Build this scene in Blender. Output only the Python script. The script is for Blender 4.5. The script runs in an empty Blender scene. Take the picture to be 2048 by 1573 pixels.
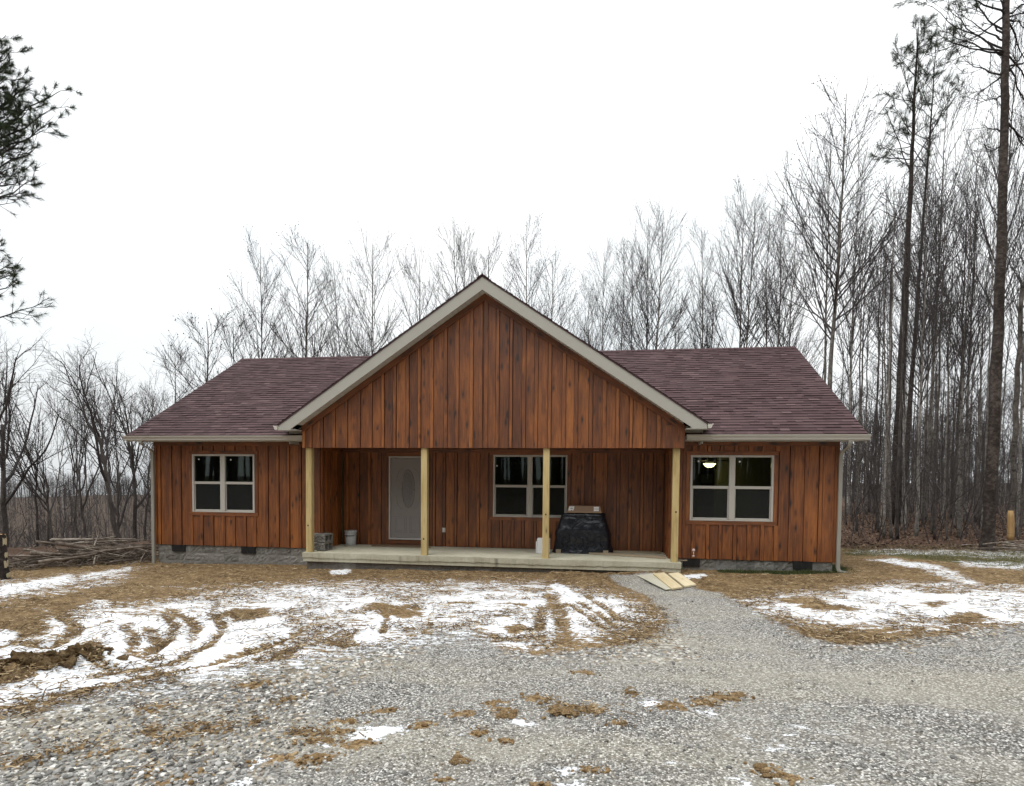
import bpy, math, random
import numpy as np
from mathutils import Vector
random.seed(7); RNG = np.random.default_rng(7)
sc = bpy.context.scene
COL = sc.collection
rad = math.radians

# ------------------------------------------------------------------ calibrated camera (also turns photo points into world points)
CAM = dict(f=1202.69, x=2.5652, y=-13.6776, z=1.7219, yaw=8.4236, pitch=-2.0776, roll=-0.4924, ppy=1001.81)
_y, _p, _r = rad(CAM['yaw']), rad(CAM['pitch']), rad(CAM['roll'])
CF = np.array([-math.sin(_y)*math.cos(_p), math.cos(_y)*math.cos(_p), math.sin(_p)])
CR = np.array([math.cos(_y), math.sin(_y), 0.0]); CU = np.cross(CR, CF)
CO = np.array([CAM['x'], CAM['y'], CAM['z']])
def ray(px, py):
    a, b = px-1024, CAM['ppy']-py
    u = a*math.cos(_r)+b*math.sin(_r); v = -a*math.sin(_r)+b*math.cos(_r)
    return CF+CR*u/CAM['f']+CU*v/CAM['f']
def at_y(px, py, Y): d = ray(px, py); return CO+d*(Y-CO[1])/d[1]
def at_z(px, py, Z): d = ray(px, py); return CO+d*(Z-CO[2])/d[2]
def at_d(px, py, D): return CO+ray(px, py)*D
def project(P):
    d = np.asarray(P)-CO; c = d@CF; u = CAM['f']*(d@CR)/c; v = CAM['f']*(d@CU)/c
    return 1024+u*math.cos(_r)-v*math.sin(_r), CAM['ppy']-(u*math.sin(_r)+v*math.cos(_r)), c

# ------------------------------------------------------------------ numpy noise
def _hash(ix, iy, seed):
    h = (ix*374761393+iy*668265263+seed*1442695041) & 0xffffffff
    h = ((h ^ (h >> 13))*1274126177) & 0xffffffff
    return ((h ^ (h >> 16)) & 0xffff)/65535.0
def vnoise(x, y, seed=0):
    x = np.asarray(x, float); y = np.asarray(y, float)
    ix = np.floor(x).astype(np.int64); iy = np.floor(y).astype(np.int64)
    fx = x-ix; fy = y-iy; fx = fx*fx*(3-2*fx); fy = fy*fy*(3-2*fy)
    a = _hash(ix, iy, seed); b = _hash(ix+1, iy, seed); c = _hash(ix, iy+1, seed); d = _hash(ix+1, iy+1, seed)
    return (a*(1-fx)+b*fx)*(1-fy)+(c*(1-fx)+d*fx)*fy
def fbm(x, y, sc_, oct_=4, seed=0):
    s = 0; a = 0.5; t = 0
    for o in range(oct_):
        s = s+a*vnoise(np.asarray(x)*sc_, np.asarray(y)*sc_, seed+o*17); t += a; a *= .5; sc_ *= 2.03
    return s/t
def sstep(a, b, x):
    t = np.clip((x-a)/(b-a), 0, 1); return t*t*(3-2*t)

# ------------------------------------------------------------------ terrain height
def ground_z(x, y):
    x = np.asarray(x, float); y = np.asarray(y, float)
    xx = np.clip(x, -14, 16)
    z = -.335+.018*xx - .027*(np.clip(y, -16, -.6)+.6)
    # the bank falling away behind and left of the house into the valley
    d = (-(x+12.5)*.72+(y-4.5)*.69)
    d2 = np.where(x > -2, np.maximum(0, d-0.9*(x+2)*.9), d)
    z = z-24*sstep(0, 85, d2)-.10*np.clip(d2, 0, 14)*sstep(0, 8, d2)
    z = z+17.5*sstep(120, 300, d2)
    z = z-34*sstep(315, 700, d2)
    # gentle far roll on the level wood
    r = np.hypot(x, y)
    z = z+sstep(40, 160, r)*(fbm(x, y, .012, 3, 5)-.5)*6
    # low swell of the gravel ramp at the porch end
    z = z+.07*np.exp(-((x-3.9)**2/.9+(y+1.15)**2/.35))
    return z
def ground_pt(px, py):
    Z = -.3
    for _ in range(25):
        p = at_z(px, py, Z); Z = .5*Z+.5*float(ground_z(p[0], p[1]))
    return at_z(px, py, Z)

# ------------------------------------------------------------------ mesh builder
class MB:
    def __init__(s): s.V = []; s.L = []; s.T = []; s.UV = []; s.R = []; s.n = 0
    def add(s, V, F, uv=None, rnd=None):
        """V (n,3), F (m,k) indices, uv (m,k,2), rnd (m,)"""
        V = np.asarray(V, float).reshape(-1, 3); F = np.asarray(F, np.int64)
        s.V.append(V); s.L.append((F+s.n).ravel()); s.T.append(np.full(len(F), F.shape[1], np.int64))
        s.UV.append(np.zeros((F.size, 2)) if uv is None else np.asarray(uv, float).reshape(-1, 2))
        s.R.append(np.full(len(F), random.random()) if rnd is None else np.broadcast_to(np.asarray(rnd, float), (len(F),)).copy())
        s.n += len(V)
    def hexa(s, c, rnd=None, grain=None):
        """c: 8 corners: bottom 4 ccw then top 4. uv in metres with v along the longest edge (or axis grain 0,1,2)"""
        c = np.asarray(c, float)
        F = np.array([[0, 3, 2, 1], [4, 5, 6, 7], [0, 1, 5, 4], [1, 2, 6, 5], [2, 3, 7, 6], [3, 0, 4, 7]])
        e = [np.linalg.norm(c[1]-c[0]), np.linalg.norm(c[3]-c[0]), np.linalg.norm(c[4]-c[0])]
        g = int(np.argmax(e)) if grain is None else grain
        ax = [c[1]-c[0], c[3]-c[0], c[4]-c[0]]
        vd = ax[g]/max(e[g], 1e-9); uv = []
        for f in F:
            p = c[f]; nrm = np.cross(p[1]-p[0], p[2]-p[0]); ud = np.cross(vd, nrm); l = np.linalg.norm(ud)
            if l < 1e-9: ud = ax[(g+1) % 3]; vv = ax[(g+2) % 3]; vv = vv/max(np.linalg.norm(vv), 1e-9)
            else: vv = vd
            ud = ud/max(np.linalg.norm(ud), 1e-9)
            uv.append(np.stack([(p-c[0])@ud, (p-c[0])@vv], 1))
        s.add(c, F, np.array(uv), random.random() if rnd is None else rnd)
    def box(s, x0, x1, y0, y1, z0, z1, rnd=None, grain=None):
        s.hexa([(x0, y0, z0), (x1, y0, z0), (x1, y1, z0), (x0, y1, z0), (x0, y0, z1), (x1, y0, z1), (x1, y1, z1), (x0, y1, z1)], rnd, grain)
    def beam(s, a, b, w, h, up=(0, 0, 1), rnd=None):
        a = np.array(a, float); b = np.array(b, float); d = b-a; d /= np.linalg.norm(d)
        r = np.cross(d, up); r /= np.linalg.norm(r); u = np.cross(r, d)
        r = r*w/2; u = u*h/2
        s.hexa([a-r-u, a+r-u, b+r-u, b-r-u, a-r+u, a+r+u, b+r+u, b-r+u], rnd)
    def tubes(s, P, R, sides=4, cap=True, rnd=None):
        """P (N,k,3), R (N,k)"""
        P = np.asarray(P, float); R = np.asarray(R, float)
        N, k, _ = P.shape
        if N == 0: return
        d = np.gradient(P, axis=1); d /= np.maximum(np.linalg.norm(d, axis=2, keepdims=True), 1e-9)
        m = P[:, -1]-P[:, 0]; m /= np.maximum(np.linalg.norm(m, axis=1, keepdims=True), 1e-9)
        ref = np.where(np.abs(m[:, 2:3]) > .8, np.array([[1., .13, 0]]), np.array([[0, .1, 1.]]))[:, None, :]
        a = np.cross(d, ref); a /= np.maximum(np.linalg.norm(a, axis=2, keepdims=True), 1e-9)
        b = np.cross(d, a)
        th = np.arange(sides)*2*math.pi/sides
        ring = P[:, :, None, :]+R[:, :, None, None]*(a[:, :, None, :]*np.cos(th)[None, None, :, None]+b[:, :, None, :]*np.sin(th)[None, None, :, None])
        V = ring.reshape(-1, 3)
        i = np.arange(N)[:, None, None]*k*sides; j = np.arange(k-1)[None, :, None]*sides; q = np.arange(sides)[None, None, :]; q2 = (q+1) % sides
        F = np.stack([i+j+q, i+j+q2, i+j+sides+q2, i+j+sides+q], -1).reshape(-1, 4)
        L = np.concatenate([[0], np.cumsum(np.linalg.norm(np.diff(P[0], axis=0), axis=1))])
        uu = np.stack([np.broadcast_to(q, (1, k-1, sides)), np.broadcast_to(q+1, (1, k-1, sides)), np.broadcast_to(q+1, (1, k-1, sides)), np.broadcast_to(q, (1, k-1, sides))], -1)/sides
        vv = np.stack([L[:-1, None]+0*q[0], L[:-1, None]+0*q[0], L[1:, None]+0*q[0], L[1:, None]+0*q[0]], -1)[None]
        uv = np.stack([np.broadcast_to(uu, (N, k-1, sides, 4)), np.broadcast_to(vv, (N, k-1, sides, 4))], -1).reshape(-1, 4, 2)
        s.add(V, F, uv, np.repeat(RNG.random(N), (k-1)*sides) if rnd is None else rnd)
        if cap and sides > 2:
            base = s.n-len(V)
            for e in (0, k-1):
                idx = (np.arange(N)[:, None]*k*sides+e*sides+np.arange(sides)[None, :])
                if e == 0: idx = idx[:, ::-1]
                s.L.append((idx+base).ravel()); s.T.append(np.full(N, sides, np.int64)); s.UV.append(np.zeros((idx.size, 2))); s.R.append(np.full(N, .5))
    def tube(s, pts, r, sides=8, rnd=None):
        pts = np.array(pts, float)[None]; rr = np.broadcast_to(np.asarray(r, float), (pts.shape[1],))[None]
        s.tubes(pts, rr, sides, True, rnd)
    def lathe(s, prof, c=(0, 0, 0), n=24, rnd=None):
        """prof list of (r,z)"""
        prof = np.array(prof, float); th = np.arange(n)*2*math.pi/n
        V = np.stack([prof[:, 0:1]*np.cos(th)+c[0], prof[:, 0:1]*np.sin(th)+c[1], np.broadcast_to(prof[:, 1:2]+c[2], (len(prof), n))], -1).reshape(-1, 3)
        j = np.arange(len(prof)-1)[:, None]*n; q = np.arange(n)[None]; q2 = (q+1) % n
        s.add(V, np.stack([j+q, j+q2, j+n+q2, j+n+q], -1).reshape(-1, 4), None, random.random() if rnd is None else rnd)
    def prism(s, poly, dvec, rnd=None):
        poly = np.array(poly, float); n = len(poly); V = np.vstack([poly, poly+np.array(dvec)])
        base = s.n; s.add(V, [[i, (i+1) % n, n+(i+1) % n, n+i] for i in range(n)], None, .5 if rnd is None else rnd)
        for idx in (list(range(n))[::-1], list(range(n, 2*n))):
            s.L.append(np.array(idx)+base); s.T.append(np.array([n])); s.UV.append(np.zeros((n, 2))); s.R.append(np.array([.5 if rnd is None else rnd]))
    def xf(s, fn): s.V = [fn(v) for v in s.V]; return s
    def mesh(s, name, m, smooth=False):
        me = bpy.data.meshes.new(name)
        V = np.concatenate(s.V); L = np.concatenate(s.L).astype(np.int32); T = np.concatenate(s.T).astype(np.int32)
        me.vertices.add(len(V)); me.vertices.foreach_set('co', V.astype(np.float32).ravel())
        me.loops.add(len(L)); me.loops.foreach_set('vertex_index', L)
        me.polygons.add(len(T)); me.polygons.foreach_set('loop_start', (np.cumsum(T)-T).astype(np.int32))
        try: me.polygons.foreach_set('loop_total', T)
        except Exception: pass
        me.update(calc_edges=True)
        uv = me.uv_layers.new(name='UVMap'); uv.data.foreach_set('uv', np.concatenate(s.UV).astype(np.float32).ravel())
        at = me.attributes.new('rnd', 'FLOAT', 'FACE'); at.data.foreach_set('value', np.concatenate(s.R).astype(np.float32))
        me.polygons.foreach_set('use_smooth', np.full(len(T), smooth, bool))
        if m: me.materials.append(m)
        me.validate(); return me
    def obj(s, name, m, parent=None, smooth=False, bevel=0, **props):
        o = bpy.data.objects.new(name, s.mesh(name, m, smooth)); COL.objects.link(o)
        if parent: o.parent = parent
        if bevel:
            b = o.modifiers.new('bevel', 'BEVEL'); b.width = bevel; b.segments = 2; b.limit_method = 'ANGLE'
        for k, v in props.items(): o[k] = v
        return o
def thing(name, label, cat, loc=(0, 0, 0), group=None):
    o = bpy.data.objects.new(name, None); COL.objects.link(o); o.location = loc; o.empty_display_size = .2
    o['label'] = label; o['category'] = cat
    if group: o['group'] = group
    return o
def tag(o, label, cat, group=None):
    o['label'] = label; o['category'] = cat
    if group: o['group'] = group
    return o
def place(o, p): o.location = tuple(float(v) for v in p); return o

# ------------------------------------------------------------------ material helpers
class NT:
    def __init__(s, name):
        s.m = bpy.data.materials.new(name); s.m.use_nodes = True; s.t = s.m.node_tree; s.t.nodes.clear()
        s.out = s.t.nodes.new('ShaderNodeOutputMaterial')
    def n(s, typ, ins=None, **at):
        nd = s.t.nodes.new('ShaderNode'+typ)
        for k, v in at.items(): setattr(nd, k, v)
        for k, v in (ins or {}).items(): s.set(nd, k, v)
        return nd
    def set(s, nd, k, v):
        inp = nd.inputs[k]
        if isinstance(v, bpy.types.NodeSocket): s.t.links.new(v, inp)
        elif isinstance(v, bpy.types.Node): s.t.links.new(v.outputs[0], inp)
        else:
            if isinstance(v, (tuple, list)) and len(v) == 3 and inp.type == 'RGBA': v = (*v, 1)
            inp.default_value = v
    def math(s, op, a, b=None, c=None, clamp=False):
        nd = s.n('Math', operation=op, use_clamp=clamp); s.set(nd, 0, a)
        if b is not None: s.set(nd, 1, b)
        if c is not None: s.set(nd, 2, c)
        return nd.outputs[0]
    def mix(s, f, a, b, mode='MIX'):
        nd = s.n('Mix', data_type='RGBA', blend_type=mode, clamp_factor=True); s.set(nd, 0, f); s.set(nd, 6, a); s.set(nd, 7, b); return nd.outputs[2]
    def ramp(s, f, stops, interp='LINEAR'):
        nd = s.n('ValToRGB', {'Fac': f}); r = nd.color_ramp; r.interpolation = interp
        while len(r.elements) < len(stops): r.elements.new(.5)
        for e, (p, c) in zip(r.elements, stops):
            e.position = p; e.color = (*c, 1) if len(c) == 3 else c
        return nd.outputs[0]
    def rng(s, v, a, b, c=0., d=1., smooth=True):
        nd = s.n('MapRange', {0: v, 1: a, 2: b, 3: c, 4: d}, interpolation_type='SMOOTHSTEP' if smooth else 'LINEAR', clamp=True); return nd.outputs[0]
    def noise(s, vec, scale, detail=4, rough=.55, dist=0):
        return s.n('TexNoise', {'Vector': vec, 'Scale': scale, 'Detail': detail, 'Roughness': rough, 'Distortion': dist}).outputs[0]
    def attr(s, name): return s.n('Attribute', attribute_name=name).outputs['Fac']
    def mapv(s, vec, scale): return s.n('Mapping', {'Vector': vec, 'Scale': scale}).outputs[0]
    def coord(s, k='Object'): return s.n('TexCoord').outputs[k]
    def bsdf(s, color, rough=.6, bump=None, bstr=.3, bdist=.01, **kw):
        b = s.n('BsdfPrincipled', {'Base Color': color, 'Roughness': rough})
        for k, v in kw.items(): s.set(b, k.replace('_', ' '), v)
        if bump is not None:
            bp = s.n('Bump', {'Height': bump, 'Strength': bstr, 'Distance': bdist}); s.t.links.new(bp.outputs[0], b.inputs['Normal'])
        s.t.links.new(b.outputs[0], s.out.inputs[0]); return s.m

def mat_wood(name, dark, mid, light, rough=.55, knots=.75, grain=1.0, vary=.6, spec=.4, blot=.5):
    t = NT(name); uv = t.coord('UV'); r = t.attr('rnd')
    sep = t.n('SeparateXYZ', {0: uv})
    u = t.math('MULTIPLY_ADD', r, 53.7, sep.outputs[0]); v = t.math('MULTIPLY_ADD', r, 91.3, sep.outputs[1])
    vec = t.n('CombineXYZ', {0: u, 1: v, 2: t.math('MULTIPLY', r, 17.)}).outputs[0]
    g = t.noise(t.mapv(vec, (42*grain, 1.6*grain, 1)), 1, 4, .6, .6)
    b = t.noise(t.mapv(vec, (4.5, .9, 1)), 1, 4, .65, .3)
    kv = t.n('TexVoronoi', {'Vector': t.mapv(vec, (8.5, 3.0, 1)), 'Scale': 1.0, 'Randomness': 1.0})
    kd = t.math('ADD', kv.outputs['Distance'], t.math('MULTIPLY', t.math('SUBTRACT', t.noise(vec, 28, 2), .5), .12))
    kmask = t.math('MULTIPLY', t.rng(kd, .07, .17, 1, 0), t.rng(t.n('SeparateColor', {0: kv.outputs['Color']}).outputs[0], .58, .64))
    halo = t.math('MULTIPLY', t.rng(kd, .1, .42, 1, 0), t.rng(t.n('SeparateColor', {0: kv.outputs['Color']}).outputs[0], .58, .64))
    f = t.math('ADD', t.math('MULTIPLY', g, .5), t.math('MULTIPLY', b, blot))
    f = t.math('ADD', f, t.math('MULTIPLY', t.math('SUBTRACT', r, .5), .45*vary))
    f = t.math('SUBTRACT', f, t.math('MULTIPLY', halo, .16*knots))
    c = t.ramp(f, [(.27, dark), (.48, mid), (.72, light)])
    c = t.mix(t.math('MULTIPLY', kmask, knots), c, tuple(x*.35 for x in dark))
    return t.bsdf(c, rough, g, .25, .004, Specular_IOR_Level=spec)

def mat_plain(name, col, rough=.6, var=.12, scale=6, bump=0, metal=0, spec=.5, detail=5):
    t = NT(name); o = t.coord('Object'); n = t.noise(o, scale, detail, .6)
    c = t.mix(n, tuple(x*(1-var) for x in col), tuple(min(1, x*(1+var)) for x in col))
    return t.bsdf(c, rough, n if bump else None, bump, .01, Metallic=metal, Specular_IOR_Level=spec)

M = {}
M['siding'] = mat_wood('stained_siding', (.022, .0066, .0022), (.155, .0435, .0074), (.38, .126, .021), .5, .95, 1.2, .38, .70)
M['pine'] = mat_wood('treated_pine', (.25, .165, .06), (.50, .375, .165), (.62, .50, .26), .65, .7, .7, .35, .45)
M['plank'] = mat_wood('pale_plank', (.46, .36, .20), (.62, .52, .33), (.72, .63, .44), .7, .5, .8, .4, .3)
M['oldplank'] = mat_wood('weathered_plank', (.17, .13, .09), (.30, .24, .165), (.40, .33, .24), .75, .5, .8, .4, .25)
M['ply'] = mat_wood('grey_plywood', (.36, .34, .27), (.46, .44, .35), (.54, .52, .43), .75, .25, .5, .3, .25)
M['mat'] = mat_wood('brown_board', (.11, .075, .045), (.17, .12, .075), (.24, .17, .11), .75, .3, .6, .3, .25)
M['vinyl'] = mat_plain('almond_vinyl', (.52, .495, .43), .45, .05, 3)
M['fascia'] = mat_plain('clay_fascia', (.40, .385, .335), .5, .06, 2)
M['gutter'] = mat_plain('clay_gutter', (.43, .405, .35), .4, .08, 2)
M['spout'] = mat_plain('grey_downspout', (.30, .285, .245), .42, .12, 2)
M['winframe'] = mat_plain('window_vinyl', (.47, .445, .40), .4, .04, 3)
M['door'] = mat_plain('door_paint', (.255, .232, .222), .5, .05, 3)
M['doorframe'] = mat_plain('door_frame_paint', (.52, .49, .46), .45, .05, 3)
M['black'] = mat_plain('black_vent', (.012, .012, .012), .6)
M['dark'] = mat_plain('dark_metal', (.04, .04, .04), .4)
M['white'] = mat_plain('white_plastic', (.72, .72, .72), .4, .05)
M['bucket'] = mat_plain('bucket_plastic', (.55, .56, .56), .4, .07, 5)
M['brass'] = mat_plain('brass', (.5, .3, .2), .35, .1, 8, 0, .8)
M['knob'] = mat_plain('pink_white_knob', (.75, .6, .56), .4)
M['card'] = mat_plain('cardboard', (.30, .20, .13), .8, .12, 7)
M['paper'] = mat_plain('label_paper', (.8, .78, .74), .6, .04)
M['ink'] = mat_plain('label_ink', (.02, .02, .02), .6)
M['room'] = mat_plain('room_wall', (.34, .32, .22), .8, .08, 2)
M['roomgreen'] = mat_wood('room_panel', (.34, .33, .18), (.44, .42, .24), (.52, .50, .30), .7, .2, .5, .4, .25)
M['roomfloor'] = mat_plain('room_floor', (.12, .09, .06), .6)
M['roomdoor'] = mat_plain('room_door', (.62, .60, .42), .6, .05)
M['cabinet'] = mat_plain('cabinet', (.30, .31, .29), .5, .3, 9)
M['mesh'] = None

def mat_glass():
    t = NT('window_glass'); g = t.n('BsdfGlossy', {'Color': (.78, .84, .80), 'Roughness': .02}); tr = t.n('BsdfTransparent', {'Color': (.62, .68, .64)})
    fr = t.n('Fresnel', {'IOR': 1.45}); mx = t.n('MixShader', {0: fr, 1: tr, 2: g}); t.t.links.new(mx.outputs[0], t.out.inputs[0]); return t.m
M['glass'] = mat_glass()
def mat_screen():
    t = NT('insect_screen'); d = t.n('BsdfDiffuse', {'Color': (.035, .037, .036)}); tr = t.n('BsdfTransparent')
    mx = t.n('MixShader', {0: .45, 1: tr, 2: d}); t.t.links.new(mx.outputs[0], t.out.inputs[0]); return t.m
M['screen'] = mat_screen()
def mat_frost():
    t = NT('frosted_oval_glass'); n = t.noise(t.coord('Object'), 60, 2)
    return t.bsdf(t.mix(n, (.16, .15, .145), (.21, .20, .195)), .3, n, .3, .004)
M['frost'] = mat_frost()
def mat_emit(name, col, s):
    t = NT(name); e = t.n('Emission', {0: (*col, 1), 1: s}); t.t.links.new(e.outputs[0], t.out.inputs[0]); return t.m
M['lit'] = mat_emit('lit_lamp_glass', (1, .80, .42), 6.5)
M['unlit'] = mat_plain('unlit_lamp_glass', (.5, .47, .4), .4)

def mat_shingle():
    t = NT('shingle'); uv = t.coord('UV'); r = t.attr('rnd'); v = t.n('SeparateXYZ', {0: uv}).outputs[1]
    n = t.noise(t.coord('Object'), 220, 2, .7); n2 = t.noise(t.coord('Object'), 1.1, 3)
    c = t.ramp(r, [(0, (.062, .031, .033)), (.5, (.093, .050, .052)), (.85, (.125, .071, .072)), (1, (.16, .098, .097))])
    c = t.mix(t.rng(n, .35, .7), t.mix(.45, c, (.035, .018, .02)), c)
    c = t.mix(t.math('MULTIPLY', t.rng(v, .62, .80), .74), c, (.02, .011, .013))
    c = t.mix(t.math('MULTIPLY', t.rng(n2, .4, .75), .18), c, (.15, .10, .10))
    return t.bsdf(c, .85, n, .4, .004, Specular_IOR_Level=.25)
M['shingle'] = mat_shingle()

def mat_block():
    t = NT('split_face_block'); uv = t.coord('UV'); r = t.attr('rnd'); o = t.coord('Object')
    n = t.noise(o, 16, 5, .7); n2 = t.noise(o, 90, 3, .6)
    c = t.ramp(t.math('ADD', t.math('MULTIPLY', n, .75), t.math('MULTIPLY', r, .25)), [(.25, (.095, .088, .076)), (.5, (.185, .174, .153)), (.75, (.30, .285, .255))])
    c = t.mix(t.math('MULTIPLY', n2, .35), c, (.34, .33, .31))
    return t.bsdf(c, .9, t.math('ADD', n, t.math('MULTIPLY', n2, .4)), .9, .03, Specular_IOR_Level=.2)
M['block'] = mat_block()
M['mortar'] = mat_plain('mortar', (.24, .235, .22), .9, .15, 12, .3)
def mat_concrete():
    t = NT('porch_concrete'); o = t.coord('Object'); a = t.noise(o, 1.6, 5, .65); b = t.noise(o, 14, 4, .6); s = t.noise(t.mapv(o, (2.2, 7, .5)), 1.4, 4, .65)
    c = t.ramp(t.math('ADD', t.math('MULTIPLY', a, .65), t.math('MULTIPLY', b, .35)), [(.3, (.36, .33, .24)), (.5, (.47, .45, .34)), (.7, (.58, .56, .46))])
    c = t.mix(t.rng(s, .57, .78, 0, .45), c, (.20, .165, .10))
    sep = t.n('SeparateXYZ', {0: o}); st = t.noise(t.mapv(o, (5., .3, .35)), 1, 4, .7)
    c = t.mix(t.math('MULTIPLY', t.rng(st, .55, .72, 0, .75), t.rng(sep.outputs[2], -.05, -.028, 1, 0)), c, (.16, .14, .11))
    return t.bsdf(c, .8, b, .25, .006, Specular_IOR_Level=.3)
M['concrete'] = mat_concrete()
def mat_tarp():
    t = NT('black_plastic_wrap'); o = t.coord('Object'); n = t.noise(t.mapv(o, (2, 2, 3)), 1.6, 2, .5, 1.0); n2 = t.noise(t.mapv(o, (9, 9, 3)), 2, 3, .6, .8)
    return t.bsdf((.0085, .010, .015), .2, t.math('ADD', n, t.math('MULTIPLY', n2, .25)), .55, .06, Specular_IOR_Level=.55)
M['tarp'] = mat_tarp()

def mat_bark(name, dark, mid, light, sx=9, sz=1.4, bump=.6, hband=0):
    t = NT(name); o = t.coord('Object'); oi = t.n('ObjectInfo').outputs['Random']
    n = t.noise(t.mapv(o, (sx, sx, sz)), 1.5, 5, .65, .4); n2 = t.noise(t.mapv(o, (1.6, 1.6, .8)), 1.3, 3)
    f = t.math('ADD', t.math('MULTIPLY', n, .7), t.math('MULTIPLY', n2, .3))
    f = t.math('ADD', f, t.math('MULTIPLY', t.math('SUBTRACT', oi, .5), .16))
    if hband:
        hb = t.noise(t.mapv(o, (2.2, 2.2, 10)), 1.2, 4, .65); f = t.math('SUBTRACT', f, t.math('MULTIPLY', t.rng(hb, .56, .68), hband))
    c = t.ramp(f, [(.3, dark), (.5, mid), (.72, light)])
    return t.bsdf(c, .9, n, bump, .03, Specular_IOR_Level=.15)
M['bark'] = mat_bark('grey_bark', (.035, .030, .026), (.125, .110, .096), (.30, .275, .24), 7, 3.0, .7, .18)
M['birch'] = mat_bark('pale_mottled_bark', (.06, .053, .046), (.22, .202, .18), (.46, .44, .40), 5, 3.4, .6, .34)
M['darkbark'] = mat_bark('dark_bark', (.026, .022, .020), (.075, .065, .058), (.15, .135, .12))
M['pinebark'] = mat_bark('scaly_pine_bark', (.014, .011, .0095), (.048, .038, .033), (.135, .112, .098), 6, 8, 1.0)
M['twig'] = mat_plain('twig', (.066, .058, .056), .9, .25, 1.5, 0, 0, .15, 2)
M['dtwig'] = mat_plain('dark_twig', (.034, .030, .029), .9, .25, 1.5, 0, 0, .15, 2)
M['log'] = mat_bark('felled_branch_bark', (.05, .038, .03), (.19, .155, .125), (.46, .41, .35), 6, 6, .5)
M['peeled'] = mat_wood('peeled_wood', (.16, .08, .03), (.36, .21, .085), (.48, .32, .14), .7, .3, .6, .4, .3)
M['torn'] = mat_wood('torn_wood', (.16, .11, .06), (.40, .33, .2), (.52, .45, .3), .8, .3, .6, .4, .5)
M['needle'] = mat_plain('pine_needles', (.042, .062, .026), .7, .5, 2, 0, 0, .3, 3)
M['straw'] = None
def mat_rnd(name, stops, rough=.8, spec=.25):
    t = NT(name); return t.bsdf(t.ramp(t.attr('rnd'), stops), rough, Specular_IOR_Level=spec)
M['straw'] = mat_rnd('straw', [(0, (.035, .022, .012)), (.45, (.12, .075, .036)), (.8, (.26, .18, .09)), (1, (.50, .39, .24))])
M['stone'] = mat_rnd('crushed_stone', [(0, (.075, .073, .069)), (.4, (.225, .219, .206)), (.8, (.41, .40, .375)), (1, (.74, .73, .69))], .9, .2)
M['grass'] = mat_rnd('grass', [(0, (.022, .035, .010)), (.6, (.052, .070, .020)), (1, (.14, .13, .05))])
M['drygrass'] = mat_rnd('dry_grass', [(0, (.05, .05, .02)), (.5, (.11, .105, .045)), (1, (.26, .22, .12))])
def mat_clod(nm='mud_clod', k=1.):
    t = NT(nm); o = t.coord('Object'); n = t.noise(o, 9, 5, .7)
    return t.bsdf(t.ramp(n, [(.3, (.075*k, .046*k, .022*k)), (.48, (.21*k, .135*k, .065*k)), (.68, (.42*k, .31*k, .175*k))]), .95, n, .8, .03, Specular_IOR_Level=.1)
M['clod'] = mat_clod(); M['wetclod'] = mat_clod('wet_mud', .45)

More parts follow.
